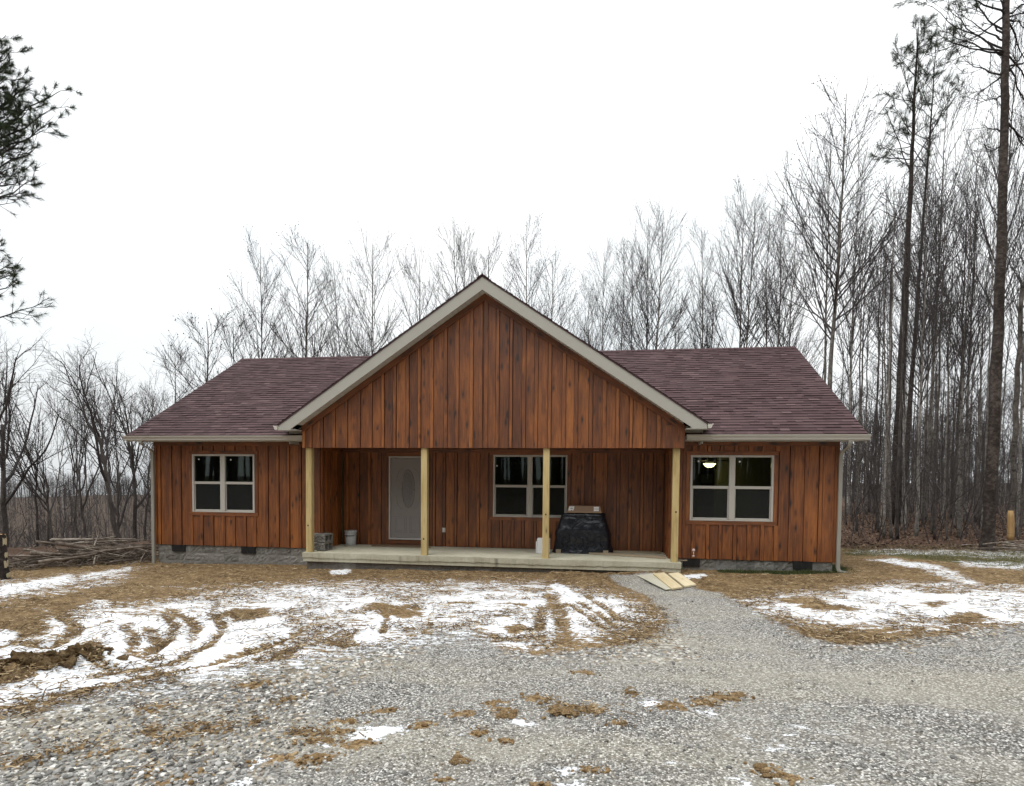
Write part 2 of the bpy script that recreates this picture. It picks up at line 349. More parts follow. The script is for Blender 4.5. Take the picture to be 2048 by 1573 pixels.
_a, _b = at_z(100, 1400, -.2), at_z(650, 1300, -.25); COMB = math.atan2(_b[1]-_a[1], _b[0]-_a[0])
def mat_ground():
    t = NT('ground_cover'); p = t.n('NewGeometry').outputs['Position']
    at = lambda k: t.attr(k)
    nA = t.noise(p, 2.3, 5, .62); nB = t.noise(p, 11, 5, .65); nC = t.noise(p, 34, 4, .65); low = t.noise(t.n('Mapping', {'Vector': p, 'Scale': (.32, 1.1, 1), 'Rotation': (0, 0, .25)}).outputs[0], .8, 4, .6)
    # straw over bare earth
    st = t.noise(t.n('Mapping', {'Vector': p, 'Scale': (1, 1, 1), 'Rotation': (0, 0, .5)}).outputs[0], 26, 6, .72, 1.2)
    f = t.math('ADD', t.math('MULTIPLY', st, .55), t.math('ADD', t.math('MULTIPLY', nB, .35), t.math('MULTIPLY', nA, .15)))
    straw = t.ramp(f, [(.38, (.034, .020, .011)), (.46, (.105, .065, .032)), (.55, (.245, .165, .083)), (.66, (.50, .385, .225))])
    grass = t.ramp(f, [(.38, (.024, .024, .009)), (.52, (.085, .080, .030)), (.72, (.22, .19, .09))])
    leaf = t.ramp(f, [(.36, (.022, .014, .010)), (.52, (.085, .050, .032)), (.72, (.21, .14, .10))])
    lush = t.ramp(f, [(.38, (.008, .014, .004)), (.6, (.028, .042, .012))])
    base = t.mix(t.rng(t.math('ADD', at('grass'), t.math('MULTIPLY', t.math('SUBTRACT', nA, .5), .9)), .35, .65), straw, grass)
    base = t.mix(at('leaf'), base, leaf)
    base = t.mix(t.rng(t.math('ADD', at('lush'), t.math('MULTIPLY', t.math('SUBTRACT', nB, .5), .8)), .35, .6), base, lush)
    # crushed stone
    vo1 = t.n('TexVoronoi', {'Vector': p, 'Scale': 68.}); vo2 = t.n('TexVoronoi', {'Vector': p, 'Scale': 30.})
    g1 = t.n('SeparateColor', {0: vo1.outputs['Color']}).outputs[0]; g2 = t.n('SeparateColor', {0: vo2.outputs['Color']}).outputs[1]
    co = t.rng(t.math('ADD', at('coarse'), t.math('MULTIPLY', t.math('SUBTRACT', nA, .5), .7)), .35, .65)
    gv = t.mix(co, g1, g2)
    gd = t.mix(co, t.math('MULTIPLY', vo1.outputs['Distance'], 1.0), vo2.outputs['Distance'])
    grav = t.ramp(gv, [(0, (.075, .072, .067)), (.35, (.225, .217, .203)), (.72, (.42, .408, .38)), (.93, (.80, .78, .73))])
    grav = t.mix(t.rng(gd, .42, .8, 0, .75), grav, (.045, .042, .037))
    grav = t.mix(t.math('MULTIPLY', t.rng(low, .40, .66), .5), grav, t.mix(.6, grav, (.50, .45, .34)))
    grav = t.mix(t.math('MULTIPLY', t.rng(nB, .5, .64), t.math('ADD', .12, t.math('MULTIPLY', co, .45))), grav, straw)
    tk = t.math('MULTIPLY', at('track'), t.rng(nA, .3, .6)); grav = t.mix(t.math('MULTIPLY', tk, .28), grav, t.mix(nC, (.30, .28, .235), (.46, .44, .385)))
    gm = t.rng(t.math('ADD', at('gravel'), t.math('MULTIPLY', t.math('SUBTRACT', nB, .5), 1.1)), .38, .62)
    c = t.mix(gm, base, grav)
    # mud on the gravel
    dirt = t.ramp(nC, [(.3, (.10, .062, .030)), (.5, (.24, .16, .08)), (.72, (.44, .33, .19))])
    dm = t.rng(t.math('ADD', at('dirt'), t.math('MULTIPLY', t.math('SUBTRACT', nB, .5), 1.5)), .42, .62)
    c = t.mix(dm, c, dirt)
    # thin snow: lies where the cover field beats the roughness of the ground
    comb = t.noise(t.n('Mapping', {'Vector': p, 'Scale': (1.6, 15, 1), 'Rotation': (0, 0, -COMB)}).outputs[0], 1, 5, .65, .6)
    sn = t.math('ADD', t.math('MULTIPLY', comb, .34), t.math('ADD', t.math('MULTIPLY', nA, .12), t.math('ADD', t.math('MULTIPLY', nB, .26), t.math('MULTIPLY', st, .28))))
    sn = t.math('MULTIPLY_ADD', t.math('SUBTRACT', sn, .5), 1.9, .5)
    sm = t.rng(t.math('SUBTRACT', t.math('MULTIPLY_ADD', at('snow'), .42, .30), sn), -.008, .016)
    sm = t.math('MULTIPLY', sm, t.rng(at('snow'), .04, .12))
    snow = t.mix(t.math('ADD', t.math('MULTIPLY', nC, .5), t.math('MULTIPLY', nB, .5)), (.60, .62, .65), (.88, .89, .90))
    c = t.mix(sm, c, snow)
    h = t.math('ADD', t.math('MULTIPLY', t.math('SUBTRACT', 1., gd), .6), t.math('MULTIPLY', nC, .4))
    h = t.mix(gm, t.math('ADD', t.math('MULTIPLY', st, 1.1), nC), h)
    h = t.mix(sm, h, t.math('ADD', t.math('MULTIPLY', nB, .4), .9))
    return t.bsdf(c, t.math('SUBTRACT', .95, t.math('MULTIPLY', sm, .3)), h, .75, .03, Specular_IOR_Level=.15)
M['ground'] = mat_ground()
def mat_hill():
    t = NT('hill_leaf_litter'); p = t.n('NewGeometry').outputs['Position']; n = t.noise(p, 1.2, 6, .7)
    return t.bsdf(t.ramp(n, [(.35, (.035, .027, .022)), (.55, (.085, .064, .05)), (.75, (.15, .12, .1))]), .95, Specular_IOR_Level=.1)
M['hill'] = mat_hill()

# ------------------------------------------------------------------ ground: one polar sheet of vertices, split where the crushed stone begins
def plan(pts): return np.array([ground_pt(*p)[:2] for p in pts])
def sdist(X, Y, poly):
    """signed distance to a plan polygon, positive inside"""
    n = len(poly); best = np.full(X.shape, 1e9); ins = np.zeros(X.shape, bool)
    for i in range(n):
        ax, ay = poly[i]; bx, by = poly[(i+1) % n]; ex, ey = bx-ax, by-ay
        t = np.clip(((X-ax)*ex+(Y-ay)*ey)/(ex*ex+ey*ey+1e-12), 0, 1)
        best = np.minimum(best, np.hypot(X-ax-t*ex, Y-ay-t*ey))
        c = ((ay > Y) != (by > Y)) & (X < (bx-ax)*(Y-ay)/(by-ay+1e-12)+ax); ins ^= c
    return np.where(ins, best, -best)
def field(X, Y, poly, soft):
    out = np.zeros(X.shape); lo = poly.min(0)-soft-.05; hi = poly.max(0)+soft+.05
    k = (X > lo[0]) & (X < hi[0]) & (Y > lo[1]) & (Y < hi[1])
    if k.any(): out[k] = sstep(-soft, soft, sdist(X[k], Y[k], poly))
    return out
def line_field(X, Y, pts, w):
    out = np.zeros(X.shape)
    for a, b in zip(pts[:-1], pts[1:]):
        lo = np.minimum(a, b)-2*w; hi = np.maximum(a, b)+2*w
        k = (X > lo[0]) & (X < hi[0]) & (Y > lo[1]) & (Y < hi[1])
        e = b-a; x = X[k]; y = Y[k]
        t = np.clip(((x-a[0])*e[0]+(y-a[1])*e[1])/(e@e+1e-9), 0, 1); d = np.hypot(x-a[0]-t*e[0], y-a[1]-t*e[1])
        out[k] = np.maximum(out[k], sstep(2*w, .5*w, d))
    return out
GRAVEL = plan([(-900, 1480), (-300, 1455), (0, 1432), (120, 1405), (250, 1375), (400, 1348), (560, 1322), (680, 1302), (760, 1287), (880, 1264), (940, 1256), (1000, 1300), (1080, 1310), (1180, 1297), (1260, 1288), (1318, 1262), (1336, 1240), (1296, 1190), (1232, 1166), (1214, 1151), (1300, 1146), (1365, 1156), (1392, 1178), (1440, 1186), (1480, 1206), (1560, 1246), (1620, 1276), (1700, 1290), (1800, 1280), (1900, 1266), (2048, 1248), (2500, 1220), (3400, 1330), (3200, 2200), (1024, 2600), (-900, 2200)])
COARSE = plan([(-600, 1470), (0, 1440), (250, 1380), (560, 1330), (760, 1290), (900, 1275), (640, 1400), (560, 1573), (-600, 1900)])
COARSE2 = plan([(1560, 1240), (1700, 1256), (2048, 1238), (2048, 1268), (1820, 1300), (1640, 1300)])
COARSE3 = plan([(960, 1262), (1180, 1290), (1330, 1240), (1420, 1300), (1380, 1330), (1000, 1320)])
SNOW = [
 (.50, .7, [(-400, 1260), (0, 1215), (120, 1200), (260, 1205), (420, 1180), (640, 1160), (900, 1160), (1080, 1162), (1230, 1180), (1310, 1215), (1345, 1245), (1260, 1290), (1080, 1316), (900, 1290), (760, 1312), (620, 1345), (420, 1380), (250, 1402), (100, 1432), (-300, 1480)]),
 (.47, .5, [(1440, 1196), (1600, 1180), (1800, 1160), (2048, 1168), (2300, 1180), (2300, 1260), (2048, 1262), (1800, 1266), (1620, 1266), (1530, 1240)]),
 (.40, .4, [(-300, 1200), (0, 1160), (180, 1142), (300, 1132), (240, 1170), (100, 1195), (-300, 1250)]),
 (.36, .8, [(300, 1172), (700, 1156), (1100, 1158), (1240, 1172), (1000, 1190), (500, 1195)]),
 (.33, .4, [(1480, 1470), (1560, 1440), (1700, 1450), (1740, 1490), (1600, 1510)]),
 (.84, .5, [(-500, 1290), (0, 1238), (60, 1228), (140, 1236), (200, 1222), (300, 1226), (380, 1232), (470, 1215), (560, 1222), (620, 1240), (660, 1275), (560, 1318), (440, 1345), (330, 1358), (220, 1378), (120, 1402), (0, 1422), (-400, 1450)]),
 (.64, .6, [(300, 1226), (380, 1205), (450, 1190), (560, 1178), (640, 1168), (760, 1180), (820, 1190), (800, 1250), (700, 1290), (600, 1318), (500, 1300), (380, 1262)]),
 (.70, .5, [(740, 1205), (860, 1185), (960, 1178), (1060, 1180), (1200, 1184), (1280, 1202), (1328, 1238), (1270, 1262), (1190, 1268), (1130, 1284), (1060, 1303), (985, 1294), (958, 1264), (880, 1254), (800, 1268), (740, 1284), (690, 1270)]),
 (.56, .5, [(640, 1166), (760, 1172), (900, 1166), (1000, 1162), (1080, 1168), (1060, 1185), (860, 1190), (700, 1200)]),
 (.74, .3, [(-300, 1200), (0, 1172), (60, 1162), (150, 1147), (160, 1166), (90, 1178), (30, 1192), (-300, 1235)]),
 (.6, .15, [(150, 1152), (262, 1133), (268, 1141), (160, 1163)]),
 (.7, .2, [(185, 1202), (222, 1198), (232, 1214), (205, 1224), (170, 1222)]),
 (.72, .45, [(1480, 1207), (1560, 1200), (1640, 1192), (1750, 1172), (1800, 1178), (1900, 1184), (2000, 1182), (2100, 1190), (2300, 1200), (2300, 1240), (2048, 1252), (1980, 1246), (1880, 1240), (1780, 1252), (1640, 1250), (1560, 1240), (1520, 1222)]),
 (.62, .2, [(1560, 1196), (1700, 1180), (1780, 1168), (1650, 1180)]),
 (.62, .25, [(1715, 1116), (1800, 1118), (1880, 1130), (1930, 1150), (1985, 1172), (1940, 1177), (1890, 1158), (1840, 1138), (1760, 1126)]),
 (.42, .5, [(1690, 1100), (1800, 1097), (2100, 1102), (2100, 1122), (1900, 1114), (1700, 1108)]),
 (.5, .2, [(1900, 1122), (2100, 1124), (2100, 1140), (1930, 1136)]),
 (.85, .06, [(655, 1143), (690, 1138), (708, 1142), (690, 1150), (665, 1151)]),
 (.9, .06, [(1366, 1151), (1410, 1148), (1416, 1153), (1376, 1158)]),
 (1.0, .06, [(1094, 1168), (1122, 1166), (1168, 1202), (1140, 1206)]),
 (1.0, .08, [(1086, 1234), (1114, 1232), (1120, 1262), (1080, 1266)]),
 (.95, .1, [(700, 1272), (760, 1228), (790, 1226), (752, 1290), (716, 1292)]),
 (0.77, .11, [(475, 1540), (520, 1515), (540, 1517), (530, 1532), (492, 1545)]), (0.77, .11, [(440, 1566), (500, 1552), (512, 1560), (470, 1585)]),
 (0.82, .11, [(690, 1472), (712, 1450), (760, 1446), (826, 1443), (800, 1458), (752, 1476), (705, 1484)]), (0.69, .11, [(626, 1488), (668, 1482), (664, 1492), (630, 1498)]),
 (0.73, .11, [(1020, 1436), (1050, 1430), (1094, 1444), (1040, 1452)]), (0.69, .11, [(908, 1464), (940, 1456), (942, 1466), (918, 1470)]),
 (0.77, .11, [(1112, 1538), (1150, 1530), (1160, 1542), (1130, 1552)]), (0.82, .11, [(1110, 1570), (1166, 1556), (1182, 1562), (1150, 1580)]),
 (0.82, .11, [(1282, 1414), (1296, 1396), (1330, 1398), (1318, 1412)]), (0.73, .11, [(1400, 1418), (1434, 1404), (1452, 1412), (1434, 1428)]),
 (0.77, .11, [(1318, 1526), (1356, 1515), (1374, 1524), (1330, 1532)]), (0.77, .11, [(1462, 1546), (1490, 1534), (1520, 1560), (1510, 1580), (1480, 1568)]), (0.73, .11, [(1620, 1570), (1650, 1560), (1680, 1574), (1640, 1590)]),
 (.45, .1, [(1540, 1455), (1590, 1445), (1640, 1452), (1600, 1476), (1550, 1474)]), (.42, .1, [(1500, 1480), (1560, 1470), (1600, 1490), (1540, 1500)]),
 (.8, .04, [(1840, 1256), (1900, 1256), (1900, 1260), (1850, 1262)]),
]
BARE = [  # brown hollows, clod ridges and wheel marks through the snow
 (1., .12, [(-40, 1345), (30, 1322), (60, 1318), (100, 1306), (150, 1305), (168, 1318), (110, 1345), (20, 1368), (-60, 1380)]),
 (.95, .12, [(-20, 1225), (50, 1212), (88, 1232), (96, 1262), (70, 1276), (40, 1262), (-20, 1258)]),
 (.8, .12, [(60, 1198), (150, 1190), (165, 1215), (110, 1225), (60, 1215)]),
 (.9, .1, [(430, 1228), (470, 1216), (540, 1216), (530, 1236), (470, 1242)]),
 (.8, .08, [(150, 1296), (180, 1280), (206, 1286), (196, 1302), (160, 1304)]),
 (.6, .1, [(780, 1215), (830, 1208), (850, 1232), (800, 1236)]), (.7, .08, [(715, 1214), (760, 1206), (840, 1226), (820, 1236), (740, 1222)]),
 (.8, .08, [(1010, 1252), (1040, 1246), (1060, 1258), (1020, 1266)]), (.85, .1, [(1560, 1198), (1600, 1196), (1660, 1204), (1640, 1210), (1580, 1208)]), (.8, .1, [(1840, 1206), (1880, 1200), (1900, 1206), (1870, 1214)]), (.9, .1, [(1900, 1232), (1960, 1224), (1970, 1238), (1910, 1244)]),
 (.85, .1, [(1590, 1212), (1640, 1208), (1740, 1218), (1700, 1222), (1640, 1220)]),
]
BLINES = [(.05, [(-60, 1300), (60, 1284), (150, 1262), (220, 1240)]), (.045, [(170, 1318), (260, 1306), (330, 1282), (350, 1252), (330, 1226)]), (.05, [(200, 1350), (330, 1326), (420, 1290), (446, 1255), (430, 1228)]), (.04, [(60, 1400), (250, 1364), (420, 1326), (560, 1280)]), (.04, [(420, 1330), (520, 1300), (600, 1262)]), (.035, [(800, 1212), (880, 1205), (1000, 1206), (1080, 1214)]), (.035, [(860, 1236), (960, 1228), (1070, 1236)]), (.07, [(100, 1225), (136, 1236), (150, 1252), (142, 1272), (108, 1290)]), (.06, [(250, 1248), (266, 1268), (270, 1290), (262, 1302)]), (.07, [(292, 1252), (310, 1268), (314, 1290), (300, 1306)]), (.06, [(340, 1222), (376, 1236), (394, 1254), (382, 1278)]), (.05, [(236, 1304), (290, 1312), (310, 1318)]), (.04, [(302, 1302), (330, 1284), (345, 1278)]),
 (.09, [(1100, 1190), (1114, 1212), (1124, 1244), (1128, 1285)]), (.06, [(1088, 1210), (1082, 1235), (1080, 1258)]), (.05, [(1170, 1188), (1212, 1215), (1240, 1240)]), (.035, [(1150, 1198), (1200, 1228), (1226, 1250)]), (.035, [(1135, 1206), (1180, 1236), (1210, 1256)]), (.04, [(760, 1210), (775, 1235), (765, 1262)]), (.05, [(185, 1330), (205, 1336), (232, 1336)]), (.06, [(60, 1260), (30, 1282), (100, 1290)])]
DIRT = [(386, 1459, 30, 9), (335, 1482, 36, 9), (441, 1462, 30, 9), (513, 1447, 18, 7), (301, 1466, 14, 9), (612, 1466, 36, 8), (560, 1513, 34, 9), (630, 1516, 34, 10), (300, 1548, 24, 8), (359, 1558, 40, 9), (1008, 1421, 36, 10), (1074, 1397, 34, 8), (1122, 1416, 34, 11), (1180, 1418, 44, 10), (713, 1486, 40, 10), (620, 1517, 40, 12), (925, 1428, 30, 10), (846, 1447, 22, 8), (918, 1515, 20, 8), (955, 1464, 22, 8), (1178, 1541, 26, 8), (1170, 1344, 24, 5), (1340, 1412, 32, 10), (1406, 1402, 26, 8), (1446, 1392, 34, 7), (1474, 1386, 18, 5), (1538, 1536, 26, 9), (1585, 1550, 26, 8), (1262, 1383, 14, 5), (880, 1555, 26, 7), (60, 1520, 40, 8), (150, 1500, 40, 8), (200, 1510, 30, 7), (690, 1440, 30, 6), (770, 1420, 24, 5), (1080, 1572, 24, 7), (520, 1370, 40, 7), (300, 1420, 30, 7), (1240, 1452, 20, 5), (1010, 1480, 16, 5), (580, 1400, 26, 5), (640, 1480, 36, 8), (990, 1405, 26, 6), (680, 1462, 24, 6)]
DIRT = [(ground_pt(a, b), w, h) for a, b, w, h in DIRT]
GRASS = plan([(1690, 1090), (1800, 1092), (2048, 1090), (2400, 1095), (2400, 1140), (2048, 1137), (1900, 1126), (1780, 1112), (1690, 1112)])
LUSH = plan([(1420, 1130), (1520, 1128), (1668, 1130), (1696, 1136), (1690, 1146), (1640, 1148), (1540, 1150), (1440, 1146)])
MOUND = ground_pt(62, 1338)

hd = math.atan2(CF[1], CF[0])
fine = np.linspace(-.80, .80, 860); coarse = np.linspace(.80, 2*math.pi-.80, 120)[1:-1]
ANG = np.concatenate([fine, coarse]); rr = [0.6, 1.2, 1.7]; r_ = 2.2
while r_ < 24: rr.append(r_); r_ += max(.022, r_*r_/640)
while r_ < 1500: rr.append(r_); r_ *= 1.065
RR = np.array(rr); nA, nR = len(ANG), len(RR)
X = CO[0]+RR[:, None]*np.cos(hd+ANG)[None]; Y = CO[1]+RR[:, None]*np.sin(hd+ANG)[None]
gx, gy = X.ravel(), Y.ravel()
A = {k: np.zeros(len(gx)) for k in ('gravel', 'snow', 'coarse', 'dirt', 'grass', 'leaf', 'lush', 'track')}
near = np.hypot(gx-CO[0], gy-CO[1]) < 60
def setA(k, v): A[k][near] = v
nx, ny = gx[near], gy[near]
gw_ = field(nx, ny, GRAVEL, .32); setA('gravel', gw_)
setA('coarse', np.maximum(np.maximum(field(nx, ny, COARSE, .7), field(nx, ny, COARSE2, .35)), .8*field(nx, ny, COARSE3, .4)))
snow = np.zeros(len(nx))
for cv, so, pl in SNOW: snow = np.maximum(snow, cv*field(nx, ny, plan(pl), so))
for cv, so, pl in BARE: snow *= 1-cv*field(nx, ny, plan(pl), so)
for w, pl in BLINES: snow *= 1-.6*line_field(nx, ny, plan(pl), w)
setA('snow', snow)
dirt = np.zeros(len(nx)); dz = np.zeros(len(nx))
for P, w, h in DIRT:
    D = np.hypot(P[0]-CO[0], P[1]-CO[1]); a = w/CAM['f']*D*1.0; b = h/CAM['f']*D*D/1.75
    e = P[:2]-CO[:2]; e = e/np.linalg.norm(e); u = (nx-P[0])*e[1]-(ny-P[1])*e[0]; v = (nx-P[0])*e[0]+(ny-P[1])*e[1]
    q = (u/a)**2+(v/b)**2; g = np.exp(-q*.9); dirt = np.maximum(dirt, g); dz += .022*np.exp(-q*1.3)
setA('dirt', np.clip(dirt*1.0, 0, .85))
tree_d = ny+.05*nx-4.4
leafy = np.where(nx > 7, sstep(-.3, .9, tree_d+(fbm(nx, ny, .9, 3, 3)-.5)*1.6), np.where(nx < -8.2, sstep(.2, 1.6, -(nx+10.6)*.72+(ny-1.0)*.69), sstep(9.5, 12, ny)))
setA('leaf', leafy); A['leaf'][~near] = 1
setA('grass', field(nx, ny, GRASS, .6)*(1-leafy)); setA('lush', field(nx, ny, LUSH, .22))
TRACKS = [[(1300, 1168), (1390, 1222), (1520, 1296), (1740, 1366), (2200, 1440)], [(1262, 1172), (1330, 1250), (1450, 1345), (1690, 1450), (2200, 1585)], [(1345, 1290), (1220, 1360), (1050, 1450), (860, 1600)], [(1150, 1330), (900, 1400), (640, 1520), (560, 1600)], [(1500, 1330), (1480, 1420), (1560, 1600)]]
track = np.zeros(len(nx))
for pl in TRACKS: track = np.maximum(track, line_field(nx, ny, plan(pl), .26))
setA('track', track)
# relief
Z = ground_z(gx, gy)
rough = (fbm(nx, ny, 3.2, 4, 11)-.5)*.10+(fbm(nx, ny, 10, 3, 12)-.5)*.05
rough_g = (fbm(nx, ny, 1.5, 4, 13)-.5)*.035+(fbm(nx, ny, 18, 2, 14)-.5)*.018
dz += np.where(gw_ > .5, rough_g, rough*(1-.7*np.clip(snow, 0, 1)))*1.0
dz -= .022*track
for w, pl in BLINES: dz -= .03*line_field(nx, ny, plan(pl), w)
md = np.exp(-(((nx-MOUND[0])*.8+(ny-MOUND[1])*.3)**2/.17+((ny-MOUND[1])*.9-(nx-MOUND[0])*.2)**2/.09))
dz += md*(.06+.22*(fbm(nx, ny, 5, 4, 15)-.35))
md2 = np.exp(-((nx-MOUND[0]-.45)**2/.06+(ny-MOUND[1]-.30)**2/.04)); dz += md2*(.06+.2*(fbm(nx, ny, 6, 3, 19)-.35))
flat = 1-sstep(-.9, -.2, ny)*(np.abs(nx) < 8.3)*.7      # calmer beside the foundation
Z[near] += dz*flat
GZ_near = None
VG = np.stack([gx, gy, Z], 1)
i = np.arange(nR-1)[:, None]*nA; j = np.arange(nA)[None]; j2 = (j+1) % nA
FG = np.stack([i+j, i+j2, i+nA+j2, i+nA+j], -1).reshape(-1, 4)[:, ::-1]
FG = FG[:, ::-1]
cen = np.array([[CO[0], CO[1], float(ground_z(CO[0], CO[1]))]])
fan = np.stack([np.full(nA, len(VG)), np.arange(nA), (np.arange(nA)+1) % nA], 1)
VG = np.vstack([VG, cen]); 
for k in A: A[k] = np.append(A[k], A[k][0])
A['gravel'][-1] = 1
def grid_obj(name, sel4, use_fan, kind):
    F = FG[sel4]; used = np.unique(np.concatenate([F.ravel(), fan.ravel()] if use_fan else [F.ravel()]))
    mp = -np.ones(len(VG), np.int64); mp[used] = np.arange(len(used))
    b = MB(); b.add(VG[used], mp[F], np.zeros((F.size, 2)), 0.5)
    if use_fan:
        b.L.append(mp[fan].ravel()); b.T.append(np.full(len(fan), 3)); b.UV.append(np.zeros((fan.size, 2))); b.R.append(np.full(len(fan), .5))
    o = b.obj(name, M['ground'], None, True)
    for k, v in A.items():
        a = o.data.attributes.new(k, 'FLOAT', 'POINT'); a.data.foreach_set('value', v[used].astype(np.float32))
    o['kind'] = kind
    return o
fg = A['gravel'][FG].mean(1) > .5
fr = np.hypot(VG[FG[:, 0], 0]-CO[0], VG[FG[:, 0], 1]-CO[1])
farm = fr > 62
grid_obj('gravel_driveway', fg & ~farm, True, 'structure')
grid_obj('ground', ~fg & ~farm, False, 'structure')
hb = MB(); Fh = FG[farm]; us = np.unique(Fh); mp = -np.ones(len(VG), np.int64); mp[us] = np.arange(len(us)); hb.add(VG[us], mp[Fh], np.zeros((Fh.size, 2)), .5)
ho = hb.obj('hills', M['hill'], None, True); ho['kind'] = 'structure'
def snow_at(x, y): return 0
# nearest-vertex lookup on the polar grid
def grid_lookup(x, y):
    x = np.asarray(x); y = np.asarray(y); dx = x-CO[0]; dy = y-CO[1]
    r = np.hypot(dx, dy); a = (np.arctan2(dy, dx)-hd+math.pi) % (2*math.pi)-math.pi
    ia = np.clip(np.round((a+.80)/1.60*859).astype(int), 0, 859); ir = np.clip(np.searchsorted(RR, r), 0, nR-1)
    return ir*nA+ia
def gz(x, y): return float(VG[grid_lookup(x, y), 2])

# loose crushed stone on the drive, nearest part as real stones
def ico():
    p = (1+5**.5)/2
    V = np.array([(-1, p, 0), (1, p, 0), (-1, -p, 0), (1, -p, 0), (0, -1, p), (0, 1, p), (0, -1, -p), (0, 1, -p), (p, 0, -1), (p, 0, 1), (-p, 0, -1), (-p, 0, 1)], float)
    F = np.array([(0, 11, 5), (0, 5, 1), (0, 1, 7), (0, 7, 10), (0, 10, 11), (1, 5, 9), (5, 11, 4), (11, 10, 2), (10, 7, 6), (7, 1, 8), (3, 9, 4), (3, 4, 2), (3, 2, 6), (3, 6, 8), (3, 8, 9), (4, 9, 5), (2, 4, 11), (6, 2, 10), (8, 6, 7), (9, 8, 1)])
    return V/np.linalg.norm(V[0]), F
def rotmats(n, tilt=1.):
    a = RNG.random(n)*6.283; b = (RNG.random(n)-.5)*3*tilt; c = (RNG.random(n)-.5)*3*tilt
    ca, sa, cb, sb, cc, s_ = np.cos(a), np.sin(a), np.cos(b), np.sin(b), np.cos(c), np.sin(c); o = np.zeros(n); l = np.ones(n)
    Rz = np.stack([ca, -sa, o, sa, ca, o, o, o, l], 1).reshape(n, 3, 3); Rx = np.stack([l, o, o, o, cb, -sb, o, sb, cb], 1).reshape(n, 3, 3); Ry = np.stack([cc, o, s_, o, l, o, -s_, o, cc], 1).reshape(n, 3, 3)
    return Rz@Rx@Ry
def sample_ground(n, rmin, rmax, half=.78):
    """more samples near the camera: uniform in the view's angle and ~1/r"""
    a = hd+(RNG.random(n)*2-1)*half; r = 1/(1/rmin+RNG.random(n)*(1/rmax-1/rmin))
    return CO[0]+r*np.cos(a), CO[1]+r*np.sin(a), r
def scatter(name, tmplV, tmplF, P, S, Rm, rnd, m, smooth=False):
    n = len(P); k = len(tmplV)
    V = np.einsum('nij,nkj->nki', Rm, tmplV[None]*S[:, None, :])+P[:, None, :]
    F = (np.arange(n)[:, None, None]*k+tmplF[None]).reshape(-1, tmplF.shape[1])
    b = MB(); b.add(V.reshape(-1, 3), F, None, np.repeat(rnd, len(tmplF))); o = b.obj(name, m, None, smooth); o['kind'] = 'stuff'; return o
x, y, r = sample_ground(52000, 2.6, 12.5); gi = grid_lookup(x, y)
co = A['coarse'][gi]
k = (A['gravel'][gi]+(RNG.random(len(x))-.5)*.6 > .5) & (RNG.random(len(x)) < .42+.6*co)
k2 = (A['gravel'][gi] < .5) & (RNG.random(len(x)) < .03)
k = (k | k2) & (RNG.random(len(x)) > .6*A['track'][gi]) & (RNG.random(len(x)) > .85*np.clip(A['snow'][gi]*1.2, 0, 1))
x, y, r, co, gi = x[k], y[k], r[k], co[k], gi[k]; n = len(x)
s0 = (.0045+.0065*RNG.random(n)**2.5)*(1+1.2*co*RNG.random(n))+.010*(RNG.random(n) > .985)
S = s0[:, None]*np.stack([.8+.6*RNG.random(n), .8+.6*RNG.random(n), .55+.4*RNG.random(n)], 1)
iv, if_ = ico()
scatter('loose_stones', iv, if_, np.stack([x, y, VG[gi, 2]+s0*.25], 1), S, rotmats(n, .5), np.clip(RNG.normal(.5, .22, n), 0, 1), M['stone'])
# straw strewn over the bare earth
x, y, r = sample_ground(150000, 4.2, 21); gi = grid_lookup(x, y)
den = (1-A['gravel'][gi])*(1-.86*sstep(.35, .95, A['snow'][gi]))*(1-.8*A['leaf'][gi])*(1-.5*A['grass'][gi])*(1-.9*A['lush'][gi])+.03*A['gravel'][gi]*A['coarse'][gi]+.22*A['dirt'][gi]
cl = fbm(x, y, 2.2, 3, 21)
k = (RNG.random(len(x)) < den*sstep(.35, .62, cl)*1.1) & ~((np.abs(x) < 8.5) & (y > -.7) & (np.abs(x) > 4.4) & (y > 0)) & ~((np.abs(x) < 4.4) & (y > -.75)) & ~((x > -8.6) & (x < 7.7) & (y > -.05))
x, y, r, gi = x[k], y[k], r[k], gi[k]; n = len(x)
L = (.035+.10*RNG.random(n)**1.8)*(1-.45*A['gravel'][gi]); W = .0028+.0032*RNG.random(n)
tv = np.array([(-.5, -.5, 0), (.5, -.5, 0), (.5, 0, .55), (.5, .5, 0), (-.5, .5, 0), (-.5, 0, .55)], float)
tf = np.array([(0, 1, 2, 5), (5, 2, 3, 4)])
Rm = rotmats(n, .22)
scatter('straw_litter', tv, tf, np.stack([x, y, VG[gi, 2]+.012+.02*RNG.random(n)], 1), np.stack([L, W*2, W*2], 1), Rm, np.clip(RNG.normal(.58, .30, n), 0, 1), M['straw'])
